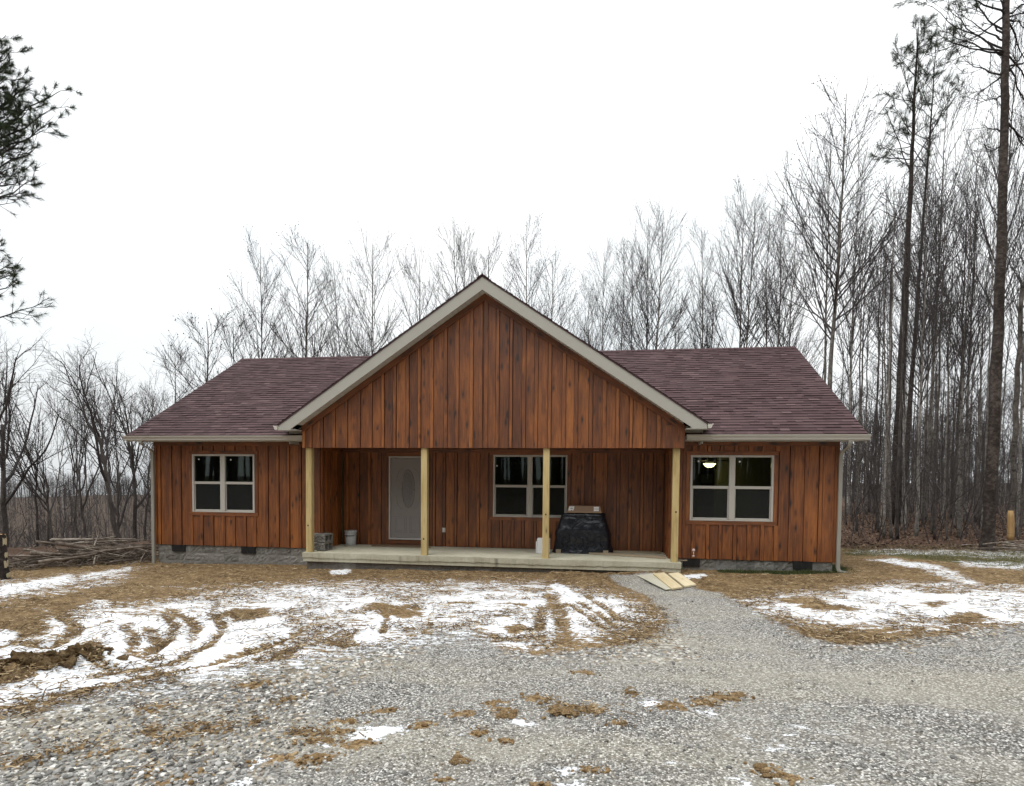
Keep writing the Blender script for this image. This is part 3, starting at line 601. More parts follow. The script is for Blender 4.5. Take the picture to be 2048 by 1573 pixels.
# blades of grass by the foundation and along the edge of the wood
def blades(name, poly, n, h0, h1, mat, thr=.5):
    lo, hi = poly.min(0), poly.max(0); x = lo[0]+(hi[0]-lo[0])*RNG.random(n); y = lo[1]+(hi[1]-lo[1])*RNG.random(n)
    f = field(x, y, poly, .3); k = (f > RNG.random(n)) & (fbm(x, y, 1.8, 3, 31) > thr-.5*(f > .95)) & ~((x > -8.6) & (x < 7.56) & (y > -.04)); x, y = x[k], y[k]; n = len(x)
    gi = grid_lookup(x, y); H = h0+(h1-h0)*RNG.random(n)
    tv = np.array([(-.5, 0, 0), (.5, 0, 0), (.32, .25, .55), (-.32, .25, .55), (0, .8, 1)], float)
    b = MB(); Rm = rotmats(n, .35); S = np.stack([.006+0*H, H*.5, H], 1)
    V = np.einsum('nij,nkj->nki', Rm, tv[None]*S[:, None, :])+np.stack([x, y, VG[gi, 2]-.005], 1)[:, None, :]
    base = (np.arange(n)*5)[:, None]
    b.add(V.reshape(-1, 3), base+np.array([[0, 1, 2, 3]]), None, RNG.random(n)); b.L.append((base+np.array([[3, 2, 4]])).ravel()); b.T.append(np.full(n, 3)); b.UV.append(np.zeros((n*3, 2))); b.R.append(RNG.random(n))
    o = b.obj(name, mat, None); o['kind'] = 'stuff'; return o
blades('foundation_grass', LUSH, 9000, .03, .09, M['grass'], .3)
blades('lawn_grass', GRASS, 26000, .03, .09, M['drygrass'], .52)
# separate clods of mud thrown up on the drive
cv, cf_ = ico()
def subdiv(V, F):
    V = list(map(tuple, V)); c = {}; G = []
    def m(a, b):
        k = (min(a, b), max(a, b))
        if k not in c: p = np.array(V[a])+np.array(V[b]); V.append(tuple(p/np.linalg.norm(p))); c[k] = len(V)-1
        return c[k]
    for a, b, d in F: x, y, z = m(a, b), m(b, d), m(d, a); G += [(a, x, z), (x, b, y), (z, y, d), (x, y, z)]
    return np.array(V), np.array(G)
cv, cf_ = subdiv(*subdiv(cv, cf_))
def lump(rs, rough=.5):
    o = rs.random(3)*40; n_ = fbm(cv[:, 0]*1.3+o[0]+cv[:, 2], cv[:, 1]*1.3+o[1]-cv[:, 2], 1.3, 4, int(o[2]))+.5*fbm(cv[:, 0]+o[2], cv[:, 2]+o[0], 3.2, 2, 5); return cv*(1+rough*(n_-.72))[:, None]*1.0
def clod_mesh(seed):
    rs = np.random.default_rng(seed); b = MB()
    for q in range(13):
        V = lump(rs, 1.7); b.add(V*np.array([.42, .36, .30])*(.35+.75*rs.random())+np.array([rs.normal()*.42, rs.normal()*.34, .08+.12*rs.random()]), cf_, None, rs.random())
    return b.mesh('clod', M['clod'], False)
clods = [clod_mesh(q) for q in range(5)]
CL = [(1126, 1420, .10, 'dark crumbled mud clod in the middle of the gravel, biggest of its row'), (1018, 1426, .085, 'crumbled mud clod on the gravel just left of the biggest clod'), (1180, 1420, .08, 'tan mud clod just right of the biggest clod on the gravel'), (1262, 1384, .045, 'small dark mud clod alone on the gravel below the plank ramp'), (1538, 1537, .065, 'tan mud clod beside the snow patch nearest the bottom right corner'), (1408, 1402, .055, 'brown mud clod on the snow dab right of centre'), (846, 1444, .06, 'brown mud clod at the right tip of the long snow patch in the gravel'), (1182, 1540, .06, 'brown mud clod beside the small snow patches at the bottom centre'), (302, 1466, .05, 'small reddish mud clod on the coarse stone at the left'), (392, 1459, .06, 'mud clod on the coarse stone right of the small reddish clod'), (920, 1516, .05, 'small mud clod lying lowest in the centre of the gravel'), (1340, 1414, .055, 'flat tan mud clod against the snow dab below the plank ramp'), (1474, 1386, .04, 'small tan mud clod farthest right of the snow dabs on the gravel')]
for q, (a, b_, s_, lab) in enumerate(CL):
    P = ground_pt(a, b_); o = bpy.data.objects.new('mud_clod', clods[q % 5]); COL.objects.link(o); o.location = (P[0], P[1], gz(P[0], P[1])-.016); o.scale = (s_*1.3, s_*1.2, s_*.62); o.rotation_euler.z = random.random()*6; tag(o, lab, 'clod', 'mud clods on the gravel drive')
CR_ = []
for P, w, h in DIRT:
    D = np.hypot(P[0]-CO[0], P[1]-CO[1]); a = w/CAM['f']*D; c_ = h/CAM['f']*D*D/1.75
    for q in range(26): u, v = RNG.normal(0, .75)*a, RNG.normal(0, .8)*c_; e = P[:2]-CO[:2]; e = e/np.linalg.norm(e); CR_.append((P[0]+u*e[1]+v*e[0], P[1]-u*e[0]+v*e[1]))
CR_ = np.array(CR_); n = len(CR_); s0 = .004+.014*RNG.random(n)**3; gi = grid_lookup(CR_[:, 0], CR_[:, 1])
scatter('mud_crumbs', iv*(1+.5*(RNG.random((12, 1))-.5)), if_, np.stack([CR_[:, 0], CR_[:, 1], VG[gi, 2]+s0*.2], 1), s0[:, None]*np.array([[1.3, 1.1, .8]]), rotmats(n, .5), RNG.random(n), M['clod'])
b = MB()
rs = np.random.default_rng(5)
for q in range(230):
    u, v = rs.normal(0, .31), rs.normal(0, .17); s_ = .014+.05*rs.random()**2; V = lump(rs, 1.7)*s_*np.array([1.3, 1, .65]); V = V@rotmats(1)[0].T
    xx, yy = MOUND[0]+u*.9+v*.3, MOUND[1]+v*.9+u*.28; b.add(V+np.array([xx, yy, gz(xx, yy)+s_*.1]), cf_, None, rs.random())
tag(b.obj('mud_heap', M['wetclod'], None, False), 'heap of wet brown mud clods in the snow at the left edge', 'mud heap')

# ------------------------------------------------------------------ the house
XL, XR, GW, GD, RD = -8.54, 7.53, 4.25, .62, 1.24
HS, GZ, FLOOR = 2.566, 2.397, -.02
IX0, IX1 = -4.13, 4.10                     # inner faces of the porch recess
house = thing('cabin_house', 'single storey cabin in orange brown board and batten with a gabled porch', 'house', (0, 0, 0))
def H(b, name, m, parent=None, smooth=False, bevel=0, **k): return b.obj(name, m, parent or house, smooth, bevel, **k)

def cutr(lo, hi, holes):
    segs = [(lo, hi)]
    for a, b in holes:
        nx_ = []
        for s, e in segs:
            if b <= s or a >= e: nx_.append((s, e))
            else:
                if a > s: nx_.append((s, a))
                if b < e: nx_.append((b, e))
        segs = nx_
    return [x_ for x_ in segs if x_[1]-x_[0] > .012]
def board_wall(b, u0, u1, zb, top, holes, tf, seed=0, spacing=.289, frieze=.09, trim=.085, endtrim=(1, 1), phase=0):
    """boards and battens; tf(u, d, z) -> world, d = how far proud of the wall plane"""
    rs = np.random.default_rng(seed)
    topf = top if callable(top) else (lambda u: top)
    def hx(ua, ub, d0, d1, za, zc, rnd, sl=False, j=0):
        ta, tb = (topf(ua), topf(ub)) if sl else (zc, zc)
        if min(ta, tb) < za+.01:
            ta, tb = max(ta, za+.012), max(tb, za+.012)
        j1, j2 = (rs.random(2)-.5)*j
        # order as hexa: x, then depth (front first), then z
        b.hexa([tf(ua+j1, d1, za), tf(ub+j2, d1, za), tf(ub, d0, za), tf(ua, d0, za), tf(ua-j1, d1, ta), tf(ub-j2, d1, tb), tf(ub, d0, tb), tf(ua, d0, ta)], rnd, 2)
    es = [u0]; u = u0+spacing*(1-phase)
    while u < u1-.1: es.append(u+(rs.random()-.5)*.035); u += spacing
    es.append(u1)
    for a, c in zip(es[:-1], es[1:]):
        rnd = float(np.clip(rs.normal(.5, .24), 0, 1))
        cuts = sorted({a, c, *[q for h in holes for q in h[:2] if a < q < c]})
        for p, q in zip(cuts[:-1], cuts[1:]):
            hz = [(h[2], h[3]) for h in holes if h[0] < (p+q)/2 < h[1]]
            tt = min(topf(p), topf(q)); sl = callable(top)
            segs = cutr(zb+(rs.random()-.5)*.006, max(tt, zb+.02), hz)
            for k_, (s_, e_) in enumerate(segs):
                L_ = sl and k_ == len(segs)-1; ga = .047 if p == a else .001; gb = .047 if q == c else .001
                hx(p+.0005, q-.0005, -.02, -.012, s_, e_, .12, L_)
                if q-gb-(p+ga) > .01: hx(p+ga, q-gb, -.0115, .02, s_, e_, rnd, L_)
    for i_, e in enumerate(es):
        if (i_ == 0 and not endtrim[0]) or (i_ == len(es)-1 and not endtrim[1]): continue
        w = .034+(rs.random()-.5)*.012; ce = e+(w if i_ == 0 else -w if i_ == len(es)-1 else 0)
        hz = [(h[2]-trim, h[3]+trim) for h in holes if h[0]-trim-w < ce < h[1]+trim+w]
        tt = min(topf(ce-w), topf(ce+w)); rnd = float(np.clip(rs.normal(.62, .2), 0, 1))
        segs = cutr(zb+(rs.random()-.5)*.01, max(tt-(frieze or 0), zb+.02), hz)
        for k_, (s_, e_) in enumerate(segs): hx(ce-w, ce+w, -.0115, .043, s_, e_, rnd, callable(top) and k_ == len(segs)-1 and not frieze, .012)
    if frieze and not callable(top):
        x_ = u0
        while x_ < u1-.05:
            y_ = min(u1, x_+2.6+rs.random()); b.hexa([tf(x_, .045, topf(0)-frieze), tf(y_-.003, .045, topf(0)-frieze), tf(y_-.003, .0205, topf(0)-frieze), tf(x_, .0205, topf(0)-frieze), tf(x_, .045, topf(0)), tf(y_-.003, .045, topf(0)), tf(y_-.003, .0205, topf(0)), tf(x_, .0205, topf(0))], rs.random()*.6, 0); x_ = y_
    for xa, xb, za, zc in holes:
        if not trim: continue
        t_ = trim
        for (p, q, s_, e_, g) in ((xa-t_, xb+t_, zc+.002, zc+t_, 0), (xa-t_, xb+t_, za-t_, za-.002, 0), (xa-t_, xa-.002, za, zc, 2), (xb+.002, xb+t_, za, zc, 2)):
            s_ = max(s_, zb+.003)
            if e_-s_ < .01: continue
            b.hexa([tf(p, .044, s_), tf(q, .044, s_), tf(q, .0205, s_), tf(p, .0205, s_), tf(p, .044, e_), tf(q, .044, e_), tf(q, .0205, e_), tf(p, .0205, e_)], .25+.5*rs.random(), g)
W1 = (-7.497, -5.823, .833, 2.268); W3 = (4.497, 6.236, .842, 2.276); W2 = (-.121, 1.738, .766, 2.32)
DX0, DX1, DZ0, DZ1 = -2.845, -1.855, .135, 2.275
front = lambda Yp: (lambda u, d, z: (u, Yp-d, z))
b = MB(); board_wall(b, XL, IX0+.0, 0, HS, [W1], front(0), 1, phase=.55); H(b, 'wall', M['siding'])
b = MB(); board_wall(b, IX1, XR, 0, HS, [W3], front(0), 2, phase=.3); H(b, 'wall', M['siding'])
b = MB(); board_wall(b, IX0, IX1, FLOOR+.004, 2.46, [W2, (DX0, DX1, DZ0, DZ1)], front(RD), 3, phase=.45, endtrim=(0, 0))
b.box(DX0-.06, DX1+.06, RD-.05, RD-.0215, FLOOR+.004, DZ0-.09, .2, 0); H(b, 'porch_wall', M['siding'])
b = MB(); board_wall(b, .002, RD-.05, FLOOR+.004, 2.46, [], lambda u, d, z: (IX0+d, u, z), 4, phase=.2, endtrim=(1, 0)); H(b, 'return_wall', M['siding'])
b = MB(); board_wall(b, .002, RD-.05, FLOOR+.004, 2.46, [], lambda u, d, z: (IX1-d, u, z), 5, phase=.6, endtrim=(1, 0)); H(b, 'return_wall', M['siding'])
ROOFZ, GSL = 6.046, .6716
rk = lambda u: ROOFZ-.298-GSL*abs(u-.0)
b = MB()
def gtop(u): return rk(u)
board_wall(b, -GW, 0, GZ, gtop, [], front(-GD), 6, frieze=0, phase=.35, endtrim=(1, 0)); board_wall(b, 0, GW+.03, GZ, gtop, [], front(-GD), 7, frieze=0, phase=0., endtrim=(1, 0))
b.box(GW-.42, GW+.034, -GD-.049, -GD-.0205, GZ-.002, rk(GW+.03), .3, 2)       # wide corner board
for s_ in (-1, 1):                                               # trim following the rake
    P = [(s_*0, rk(0)), (s_*(GW+.02), rk(GW+.02)), (s_*(GW+.02), rk(GW+.02)-.15), (0, rk(0)-.15)]
    c = [(p[0], y_, p[1]) for y_ in (-GD-.062, -GD-.0435) for p in P]
    b.hexa([c[3], c[2], c[6], c[7], c[0], c[1], c[5], c[4]], .2, 0)
b.box(-GW, GW+.03, -GD+.001, -GD+.13, GZ+.004, GZ+.22, .25, 0)            # header behind the boards
for xx in (-GW, GW-.01): b.box(xx, xx+.04, -GD+.131, -.002, GZ+.002, 2.78, .3, 1)
H(b, 'gable_wall', M['siding'])
b = MB(); b.box(-GW+.04, GW-.011, -GD+.132, RD-.046, 2.462, 2.49, .2, 1); H(b, 'porch_ceiling', M['siding'])
# gable end and rear walls
RY, RZ, EY, EZ = 4.30, 5.48, -.49, 2.70; RSL = (RZ-EZ)/(RY-EY)
stop = lambda u: EZ+RSL*(min(u, 2*RY-u)-EY)-.12
for xx, s_, sd in ((XL, -1, 8), (XR, 1, 9)):
    b = MB(); board_wall(b, .003, RY, 0, stop, [], lambda u, d, z: (xx+s_*d, u, z), sd, frieze=0); board_wall(b, RY, 8.6, 0, stop, [], lambda u, d, z: (xx+s_*d, u, z), sd+20, frieze=0); H(b, 'side_wall', M['siding'])
BWx0, BWx1, BWz0, BWz1 = -9.0, -8.0, 1.0, 2.3
p0 = at_y(455, 966, 8.6); p1 = at_y(470, 927, 8.6); BW = (p0[0]-.1, p1[0]+.1, .9, p1[2]+.02)
b = MB(); 
for a in ((XL, BW[0], 0, HS), (BW[1], XR, 0, HS), (BW[0], BW[1], 0, BW[2]), (BW[0], BW[1], BW[3], HS)): b.box(a[0]+.002, a[1]-.002, 8.5, 8.6, a[2]+.002, a[3], .5, 2)
H(b, 'rear_wall', M['siding'])

# foundation
b = MB(); mo = MB(); rs = np.random.default_rng(3)
def blocks(b, x0, x1, yf, rows, off=0, ysp=.19):
    for i_, zt in enumerate(rows):
        x_ = x0-(.2 if (i_+off) % 2 else 0)
        while x_ < x1:
            a, c = max(x_, x0), min(x_+.4, x1)
            if c-a > .03:
                j = (rs.random()-.5)*.012; n_ = max(2, int((c-a)/.05)); zr = np.linspace(zt-.195, zt-.005, 5); xs = np.linspace(a+.005, c-.005, n_)
                gxx, gzz = np.meshgrid(xs, zr); dd = (rs.random(gxx.shape)-.5)*.022+j; dd[0] = dd[-1] = .006; dd[:, 0] = dd[:, -1] = .006
                V = np.stack([gxx, yf+dd, gzz], -1).reshape(-1, 3); i2 = np.arange(4)[:, None]*n_; j2 = np.arange(n_-1)[None]
                b.add(V, np.stack([i2+j2, i2+j2+1, i2+n_+j2+1, i2+n_+j2], -1).reshape(-1, 4), None, rs.random())
            x_ += .4
rows = [-.002, -.202, -.402, -.602]
blocks(b, XL+.04, IX0, .012, rows); blocks(b, IX1, XR-.04, .012, rows, 1)
fo = H(b, 'foundation', M['block'])
mo.box(XL+.045, IX0, .02, .19, -.9, -.004); mo.box(IX1, XR-.045, .02, .19, -.9, -.004); mo.box(XL+.045, XL+.2, .191, 8.5, -2.2, -.004); mo.box(XR-.2, XR-.045, .191, 8.5, -.9, -.004); mo.box(XL+.21, XR-.21, 8.3, 8.5, -3.5, -.004)
mo.obj('mortar', M['mortar'], fo)
for a, c in ((345, 371), (483, 511), (1366, 1400), (1587, 1625)):
    xa, xc = at_y(a, 1100, 0)[0], at_y(c, 1100, 0)[0]; v = MB(); v.box(xa, xc, -.018, .03, -.175, -.008)
    for q in range(9): xq = xa+(xc-xa)*(q+.5)/9; v.box(xq-.004, xq+.004, -.026, -.0185, -.17, -.012)
    v.obj('vent', M['black'], fo)
# porch slab on its own block base
b = MB(); b.box(-4.26, 4.26, -.67, RD-.046, -.125, FLOOR)
xs = np.linspace(-4.255, 4.255, 260); dz_ = -.125-.035*fbm(xs, xs*0, 1.1, 2, 3)-.03*(fbm(xs, xs*0, 9, 3, 4)-.4)
for q in range(259): b.hexa([(xs[q], -.669, dz_[q]), (xs[q+1], -.669, dz_[q+1]), (xs[q+1], -.655, dz_[q+1]), (xs[q], -.655, dz_[q]), (xs[q], -.669, -.1255), (xs[q+1], -.669, -.1255), (xs[q+1], -.655, -.1255), (xs[q], -.655, -.1255)], .5)
b.box(-4.25, 4.25, -.652, -.3, -.225, -.1255)
sl = H(b, 'porch_slab', M['concrete'], bevel=.006)
b = MB(); blocks(b, -4.2, 4.2, -.575, [-.228, -.428, -.628]); b.box(-4.2, 4.2, -.56, -.35, -.9, -.228); b.box(-4.2, -4.0, -.35, .0, -.9, -.228); b.box(4.0, 4.2, -.35, .0, -.9, -.228); b.obj('block_base', M['block'], sl)

# roofs
def shingles(b, O, U, V, W, S, seed, ex=.143):
    rs = np.random.default_rng(seed); O, U, V = map(lambda q: np.array(q, float), (O, U, V)); N = np.cross(U, V); N /= np.linalg.norm(N)
    if N[2] < 0: N = -N
    P, UV, R = [], [], []; i_ = 0; v = 0.
    while v < S-.01:
        v1 = min(v+ex*1.14, S); u = -rs.random()*.2
        while u < W:
            w = .10+.22*rs.random(); a, c = max(u, 0), min(u+w, W); u += w
            if c-a < .01: continue
            h = .012+.007*(rs.random() > .5); jj = (rs.random()-.5)*.006*(rs.random() > .3); r_ = float(np.clip(rs.normal(.45, .26), 0, 1)); va = v+jj if i_ else v-.015
            P += [O+U*a+V*va+N*h, O+U*c+V*va+N*h, O+U*c+V*v1+N*.004, O+U*a+V*v1+N*.004]; UV += [(0, 0), (1, 0), (1, (v1-v)/ex), (0, (v1-v)/ex)]; R.append(r_)
            P += [O+U*a+V*va-N*.002, O+U*c+V*va-N*.002, O+U*c+V*va+N*h, O+U*a+V*va+N*h]; UV += [(0, .95)]*4; R.append(r_*.5)
        v += ex; i_ += 1
    b.add(np.array(P), np.arange(len(P)).reshape(-1, 4), np.array(UV), np.array(R))
RX0, RX1 = XL-.377, XR+.377
sl_ = math.hypot(RY-EY, RZ-EZ); Vf = np.array([0, RY-EY, RZ-EZ])/sl_; Nf = np.array([0, -Vf[2], Vf[1]])
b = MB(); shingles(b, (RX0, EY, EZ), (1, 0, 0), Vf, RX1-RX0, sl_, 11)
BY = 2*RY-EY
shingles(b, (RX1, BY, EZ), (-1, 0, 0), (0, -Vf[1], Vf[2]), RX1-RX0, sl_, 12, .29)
def deck(b, p, q, r, s_, N, t=.03, off=.003):
    N = np.array(N); p, q, r, s_ = [np.array(v_, float) for v_ in (p, q, r, s_)]
    b.hexa([v_-N*(t+off) for v_ in (p, q, r, s_)]+[v_-N*off for v_ in (p, q, r, s_)], .2)
deck(b, (RX0+.01, EY+.01, EZ), (RX1-.01, EY+.01, EZ), (RX1-.01, RY, RZ), (RX0+.01, RY, RZ), Nf)
deck(b, (RX0+.01, RY, RZ), (RX1-.01, RY, RZ), (RX1-.01, BY, EZ), (RX0+.01, BY, EZ), (0, Vf[2], Vf[1]))
x_ = RX0
while x_ < RX1-.05:                                              # ridge caps
    x2 = min(x_+.15, RX1); h0, h1 = .030, .018; r_ = random.random()*.5
    for sg in (-1, 1):
        d = np.array([0, sg*Vf[1], -Vf[2]])*.15
        a0 = np.array([x_, RY, RZ+h0]); a1 = np.array([x2+.01, RY, RZ+h1]); b.add([a0, a1, a1+d, a0+d], [[0, 1, 2, 3]], [[(0, 0), (0, .5), (1, .5), (1, 0)]], r_); b.add([a0, a0+d, a0+d-[0, 0, .02], a0-[0, 0, .02]], [[0, 1, 2, 3]], None, .1)
    x_ = x2
rf = H(b, 'roof', M['shingle'])
GY0, GYB = -GD-.33, 7.6
gl = 4.69; gs = math.hypot(gl, ROOFZ-2.896)
b = MB()
for s_ in (-1, 1):
    Vg = np.array([-s_*gl, 0, ROOFZ-2.896])/gs; Ng = np.array([s_*Vg[2], 0, abs(Vg[0])])
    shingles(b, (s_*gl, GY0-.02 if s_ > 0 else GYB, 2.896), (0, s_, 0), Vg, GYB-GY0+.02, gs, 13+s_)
    deck(b, (s_*gl, GY0-.015, 2.896), (s_*gl, GYB, 2.896), (0, GYB, ROOFZ), (0, GY0-.015, ROOFZ), Ng, .022, .002)
y_ = GY0-.03
while y_ < GYB:
    y2 = y_+.15
    for sg in (-1, 1):
        d = np.array([sg*gl, 0, 2.896-ROOFZ])/gs*.15; a0 = np.array([0, y_, ROOFZ+.03]); a1 = np.array([0, y2+.01, ROOFZ+.02]); b.add([a0, a1, a1+d, a0+d], [[0, 1, 2, 3]], [[(0, 0), (0, .5), (1, .5), (1, 0)]], random.random()*.5); b.add([a0, a0+d, a0+d-[0, 0, .022], a0-[0, 0, .022]], [[0, 1, 2, 3]], None, .1)
    y_ = y2
b.prism([(-3.2, GYB-.05, 3.9), (3.2, GYB-.05, 3.9), (0, GYB-.05, ROOFZ-.04)], (0, .03, 0), .3)
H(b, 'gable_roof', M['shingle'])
# rake boards, returns, soffits
b = MB()
for s_ in (-1, 1):
    zt = lambda x: ROOFZ-.032-GSL*abs(x)
    pts = [(0, zt(0)), (s_*4.68, zt(4.68)), (s_*4.68, 2.775), (s_*4.375, 2.775), (s_*4.375, zt(4.375)-.268), (0, zt(0)-.268)]
    if s_ > 0: pts = pts[::-1]
    b.prism([(p[0], GY0, p[1]) for p in pts], (0, .022, 0))
    # box return soffit back to the main wall
    b.hexa([(s_*4.67 if s_ < 0 else GW+.03, GY0+.024, 2.775), (-GW if s_ < 0 else 4.67, GY0+.024, 2.775), (-GW if s_ < 0 else 4.67, -.05, 2.775), (s_*4.67 if s_ < 0 else GW+.03, -.05, 2.775)]+[(s_*4.67 if s_ < 0 else GW+.03, GY0+.024, 2.79), (-GW if s_ < 0 else 4.67, GY0+.024, 2.79), (-GW if s_ < 0 else 4.67, -.05, 2.79), (s_*4.67 if s_ < 0 else GW+.03, -.05, 2.79)])
    b.box(*sorted((s_*4.66, s_*4.68)), GY0+.023, .25, 2.791, zt(4.68))
for s_ in (-1, 1):
    zc = ROOFZ-.30-GSL*4.36
    b.box(*sorted((s_*4.352, s_*4.373)), GY0+.0225, -GD+.02, 2.7905, zc); b.box(*sorted((s_*(GW+.036 if s_ > 0 else GW+.001), s_*4.351)), -GD-.02, -GD, 2.7905, ROOFZ-.30-GSL*4.3)
    b.box(*sorted((s_*4.655, s_*4.679)), -.47, .25, 2.5, 2.774); b.box(*sorted((s_*(GW+.036 if s_ > 0 else GW+.001), s_*4.654)), -.45, -.43, 2.62, 2.774)
H(b, 'rake_board', M['fascia'])
b = MB()
for s_ in (-1, 1):
    n_ = 44
    for q in range(n_):                                          # vented soffit strips running up the rake
        xa, xc = GW*q/n_, GW*(q+1)/n_-.012; zz = lambda x: ROOFZ-.295-GSL*x
        xa_, xc_ = s_*xa, s_*xc
        c = [(xa_, GY0+.023, zz(xa)), (xc_, GY0+.023, zz(xc)), (xc_, -GD-.063, zz(xc)), (xa_, -GD-.063, zz(xa))]; b.hexa(c+[(p[0], p[1], p[2]+.012) for p in c])
    c = [(0, GY0+.023, ROOFZ-.278), (s_*GW, GY0+.023, ROOFZ-.278-GSL*GW), (s_*GW, -GD, ROOFZ-.278-GSL*GW), (0, -GD, ROOFZ-.278)]; b.hexa(c+[(p[0], p[1], p[2]+.01) for p in c])
b.box(RX0+.02, IX0-.12, EY+.035, -.047, HS+.003, HS+.018); b.box(GW+.032, RX1-.02, EY+.035, -.047, HS+.003, HS+.018)
H(b, 'soffit', M['vinyl'])
b = MB(); b.box(RX0+.01, -GW-.002, EY+.012, EY+.034, HS-.01, EZ-.03); b.box(GW+.032, RX1-.01, EY+.012, EY+.034, HS-.01, EZ-.03)
for xx in (RX0+.012, RX1-.034):
    for (ya, za), (yb, zb) in (((EY, EZ), (RY, RZ)), ((BY, EZ), (RY, RZ))):
        b.hexa([(xx, ya, za-.19), (xx+.022, ya, za-.19), (xx+.022, yb, zb-.19), (xx, yb, zb-.19), (xx, ya, za-.038), (xx+.022, ya, za-.038), (xx+.022, yb, zb-.038), (xx, yb, zb-.038)])
H(b, 'fascia', M['fascia'])
prof = [(-.002, .0), (-.002, -.118), (-.075, -.122), (-.090, -.105), (-.092, -.075), (-.108, -.045), (-.122, -.028), (-.124, -.004), (-.112, -.004), (-.110, -.022), (-.012, -.022), (-.012, 0)]
def gutter(x0, x1):
    b = MB(); b.prism([(x0, EY+.01+p[0], EZ-.012+p[1]) for p in prof], (x1-x0, 0, 0)); H(b, 'gutter', M['gutter'])
gutter(RX0-.02, -GW-.01); gutter(GW+.08, RX1+.02)
for s_ in (-1, 1):
    b = MB(); pr = [(s_*(4.692-p[0]*.9), GY0-.01, 2.885+p[1]*.8) for p in prof]
    b.prism(pr if s_ < 0 else pr[::-1], (0, .95, 0)); H(b, 'gutter', M['vinyl'])
def spout(pts, w=.075, d=.055):
    b = MB(); pts = [np.array(p, float) for p in pts]; V = []
    for i_, p in enumerate(pts):
        t_ = (pts[min(i_+1, len(pts)-1)]-pts[max(i_-1, 0)]); t_ /= np.linalg.norm(t_); side = np.array([0, 1., 0]); nrm = np.cross(t_, side); nrm /= np.linalg.norm(nrm)
        V += [p-nrm*w/2-side*d/2, p+nrm*w/2-side*d/2, p+nrm*w/2+side*d/2, p-nrm*w/2+side*d/2]
    n_ = len(pts); F = [[i_*4+q, i_*4+(q+1) % 4, i_*4+4+(q+1) % 4, i_*4+4+q] for i_ in range(n_-1) for q in range(4)]+[[3, 2, 1, 0], [n_*4-4, n_*4-3, n_*4-2, n_*4-1]]
    b.add(V, F, None, .5); H(b, 'downspout', M['spout'], bevel=.006)
def curve(p0, p1, p2, p3, n=8):
    p0, p1, p2, p3 = map(np.array, (p0, p1, p2, p3)); t_ = np.linspace(0, 1, n)[:, None]
    return list((1-t_)**3*p0+3*(1-t_)**2*t_*p1+3*(1-t_)*t_**2*p2+t_**3*p3)
ys, yw = EY-.05, -.085
spout(curve((XL+.05, ys, EZ-.13), (XL+.05, ys, EZ-.36), (XL-.01, yw, EZ-.18), (XL-.01, yw, EZ-.46), 12)+[(XL-.01, yw, 1.2), (XL-.01, yw, -.56)])
spout(curve((XR+.03, ys, EZ-.13), (XR+.03, ys, EZ-.40), (XR+.03, yw, EZ-.22), (XR+.03, yw, EZ-.48), 12)+[(XR+.03, yw, 1.2), (XR+.03, yw, -.08)]+curve((XR+.03, yw, -.10), (XR+.03, yw, -.20), (XR+.10, yw-.02, -.2), (XR+.24, yw-.05, -.225), 6))

# windows
def window(w, Yp, mx, mz, stick, lower_screen=True):
    x0, x1, z0, z1 = w; f = .046; b = MB(); yf = Yp-.052; yb = Yp+.05
    b.box(x0+.001, x0+f, yf, yb, z0+.001, z1-.001); b.box(x1-f, x1-.001, yf, yb, z0+.001, z1-.001); b.box(x0+f+.001, x1-f-.001, yf+.001, yb, z1-f, z1-.001); b.box(x0+f+.001, x1-f-.001, yf+.001, yb, z0+.001, z0+f*.75)
    b.box(mx-.062, mx+.062, yf-.003, yb, z0+f*.75+.001, z1-f-.001)
    for a, c in ((x0+f, mx-.062), (mx+.062, x1-f)):
        b.box(a+.001, c-.001, yf+.018, yb-.01, mz-.031, mz+.031)
        for (p, q, s_, e_) in ((a+.001, a+.022, z0+f, mz-.032), (c-.022, c-.001, z0+f, mz-.032), (a+.023, c-.023, z0+f*.75+.001, z0+f+.02)): b.box(p, q, yf+.028, yb-.012, s_, e_)
    o = H(b, 'window', M['winframe'], bevel=.004)
    for a, c in ((x0+f, mx-.062), (mx+.062, x1-f)):
        for lo, hi, yy in ((mz+.031, z1-f, Yp-.005), (z0+f, mz-.031, Yp+.018)):
            g = MB(); g.box(a+.002, c-.002, yy, yy+.006, lo+.002, hi-.002); g.obj('pane', M['glass'], o)
        g = MB(); g.box(a+.023, c-.023, Yp-.010, Yp-.008, z0+f+.021, mz-.033); g.obj('insect_screen', M['screen'], o)
    for px, py in stick:
        p = at_y(px, py, Yp-.008); g = MB(); g.lathe([(.0, 0), (.020, 0), (.020, .003), (0, .003)], (0, 0, 0), 14); g.xf(lambda v: np.stack([v[:, 0]+p[0], Yp-.0085+v[:, 2]*.8, v[:, 1]+p[2]], 1)); g.obj('sticker', M['white'], o)
window(W1, 0, -6.673, 1.56, [(397.6, 919), (461.5, 920)]); window(W3, 0, 5.376, 1.574, [(1397, 923), (1479.5, 924)]); window(W2, RD, .807, 1.54, [(994, 932)])

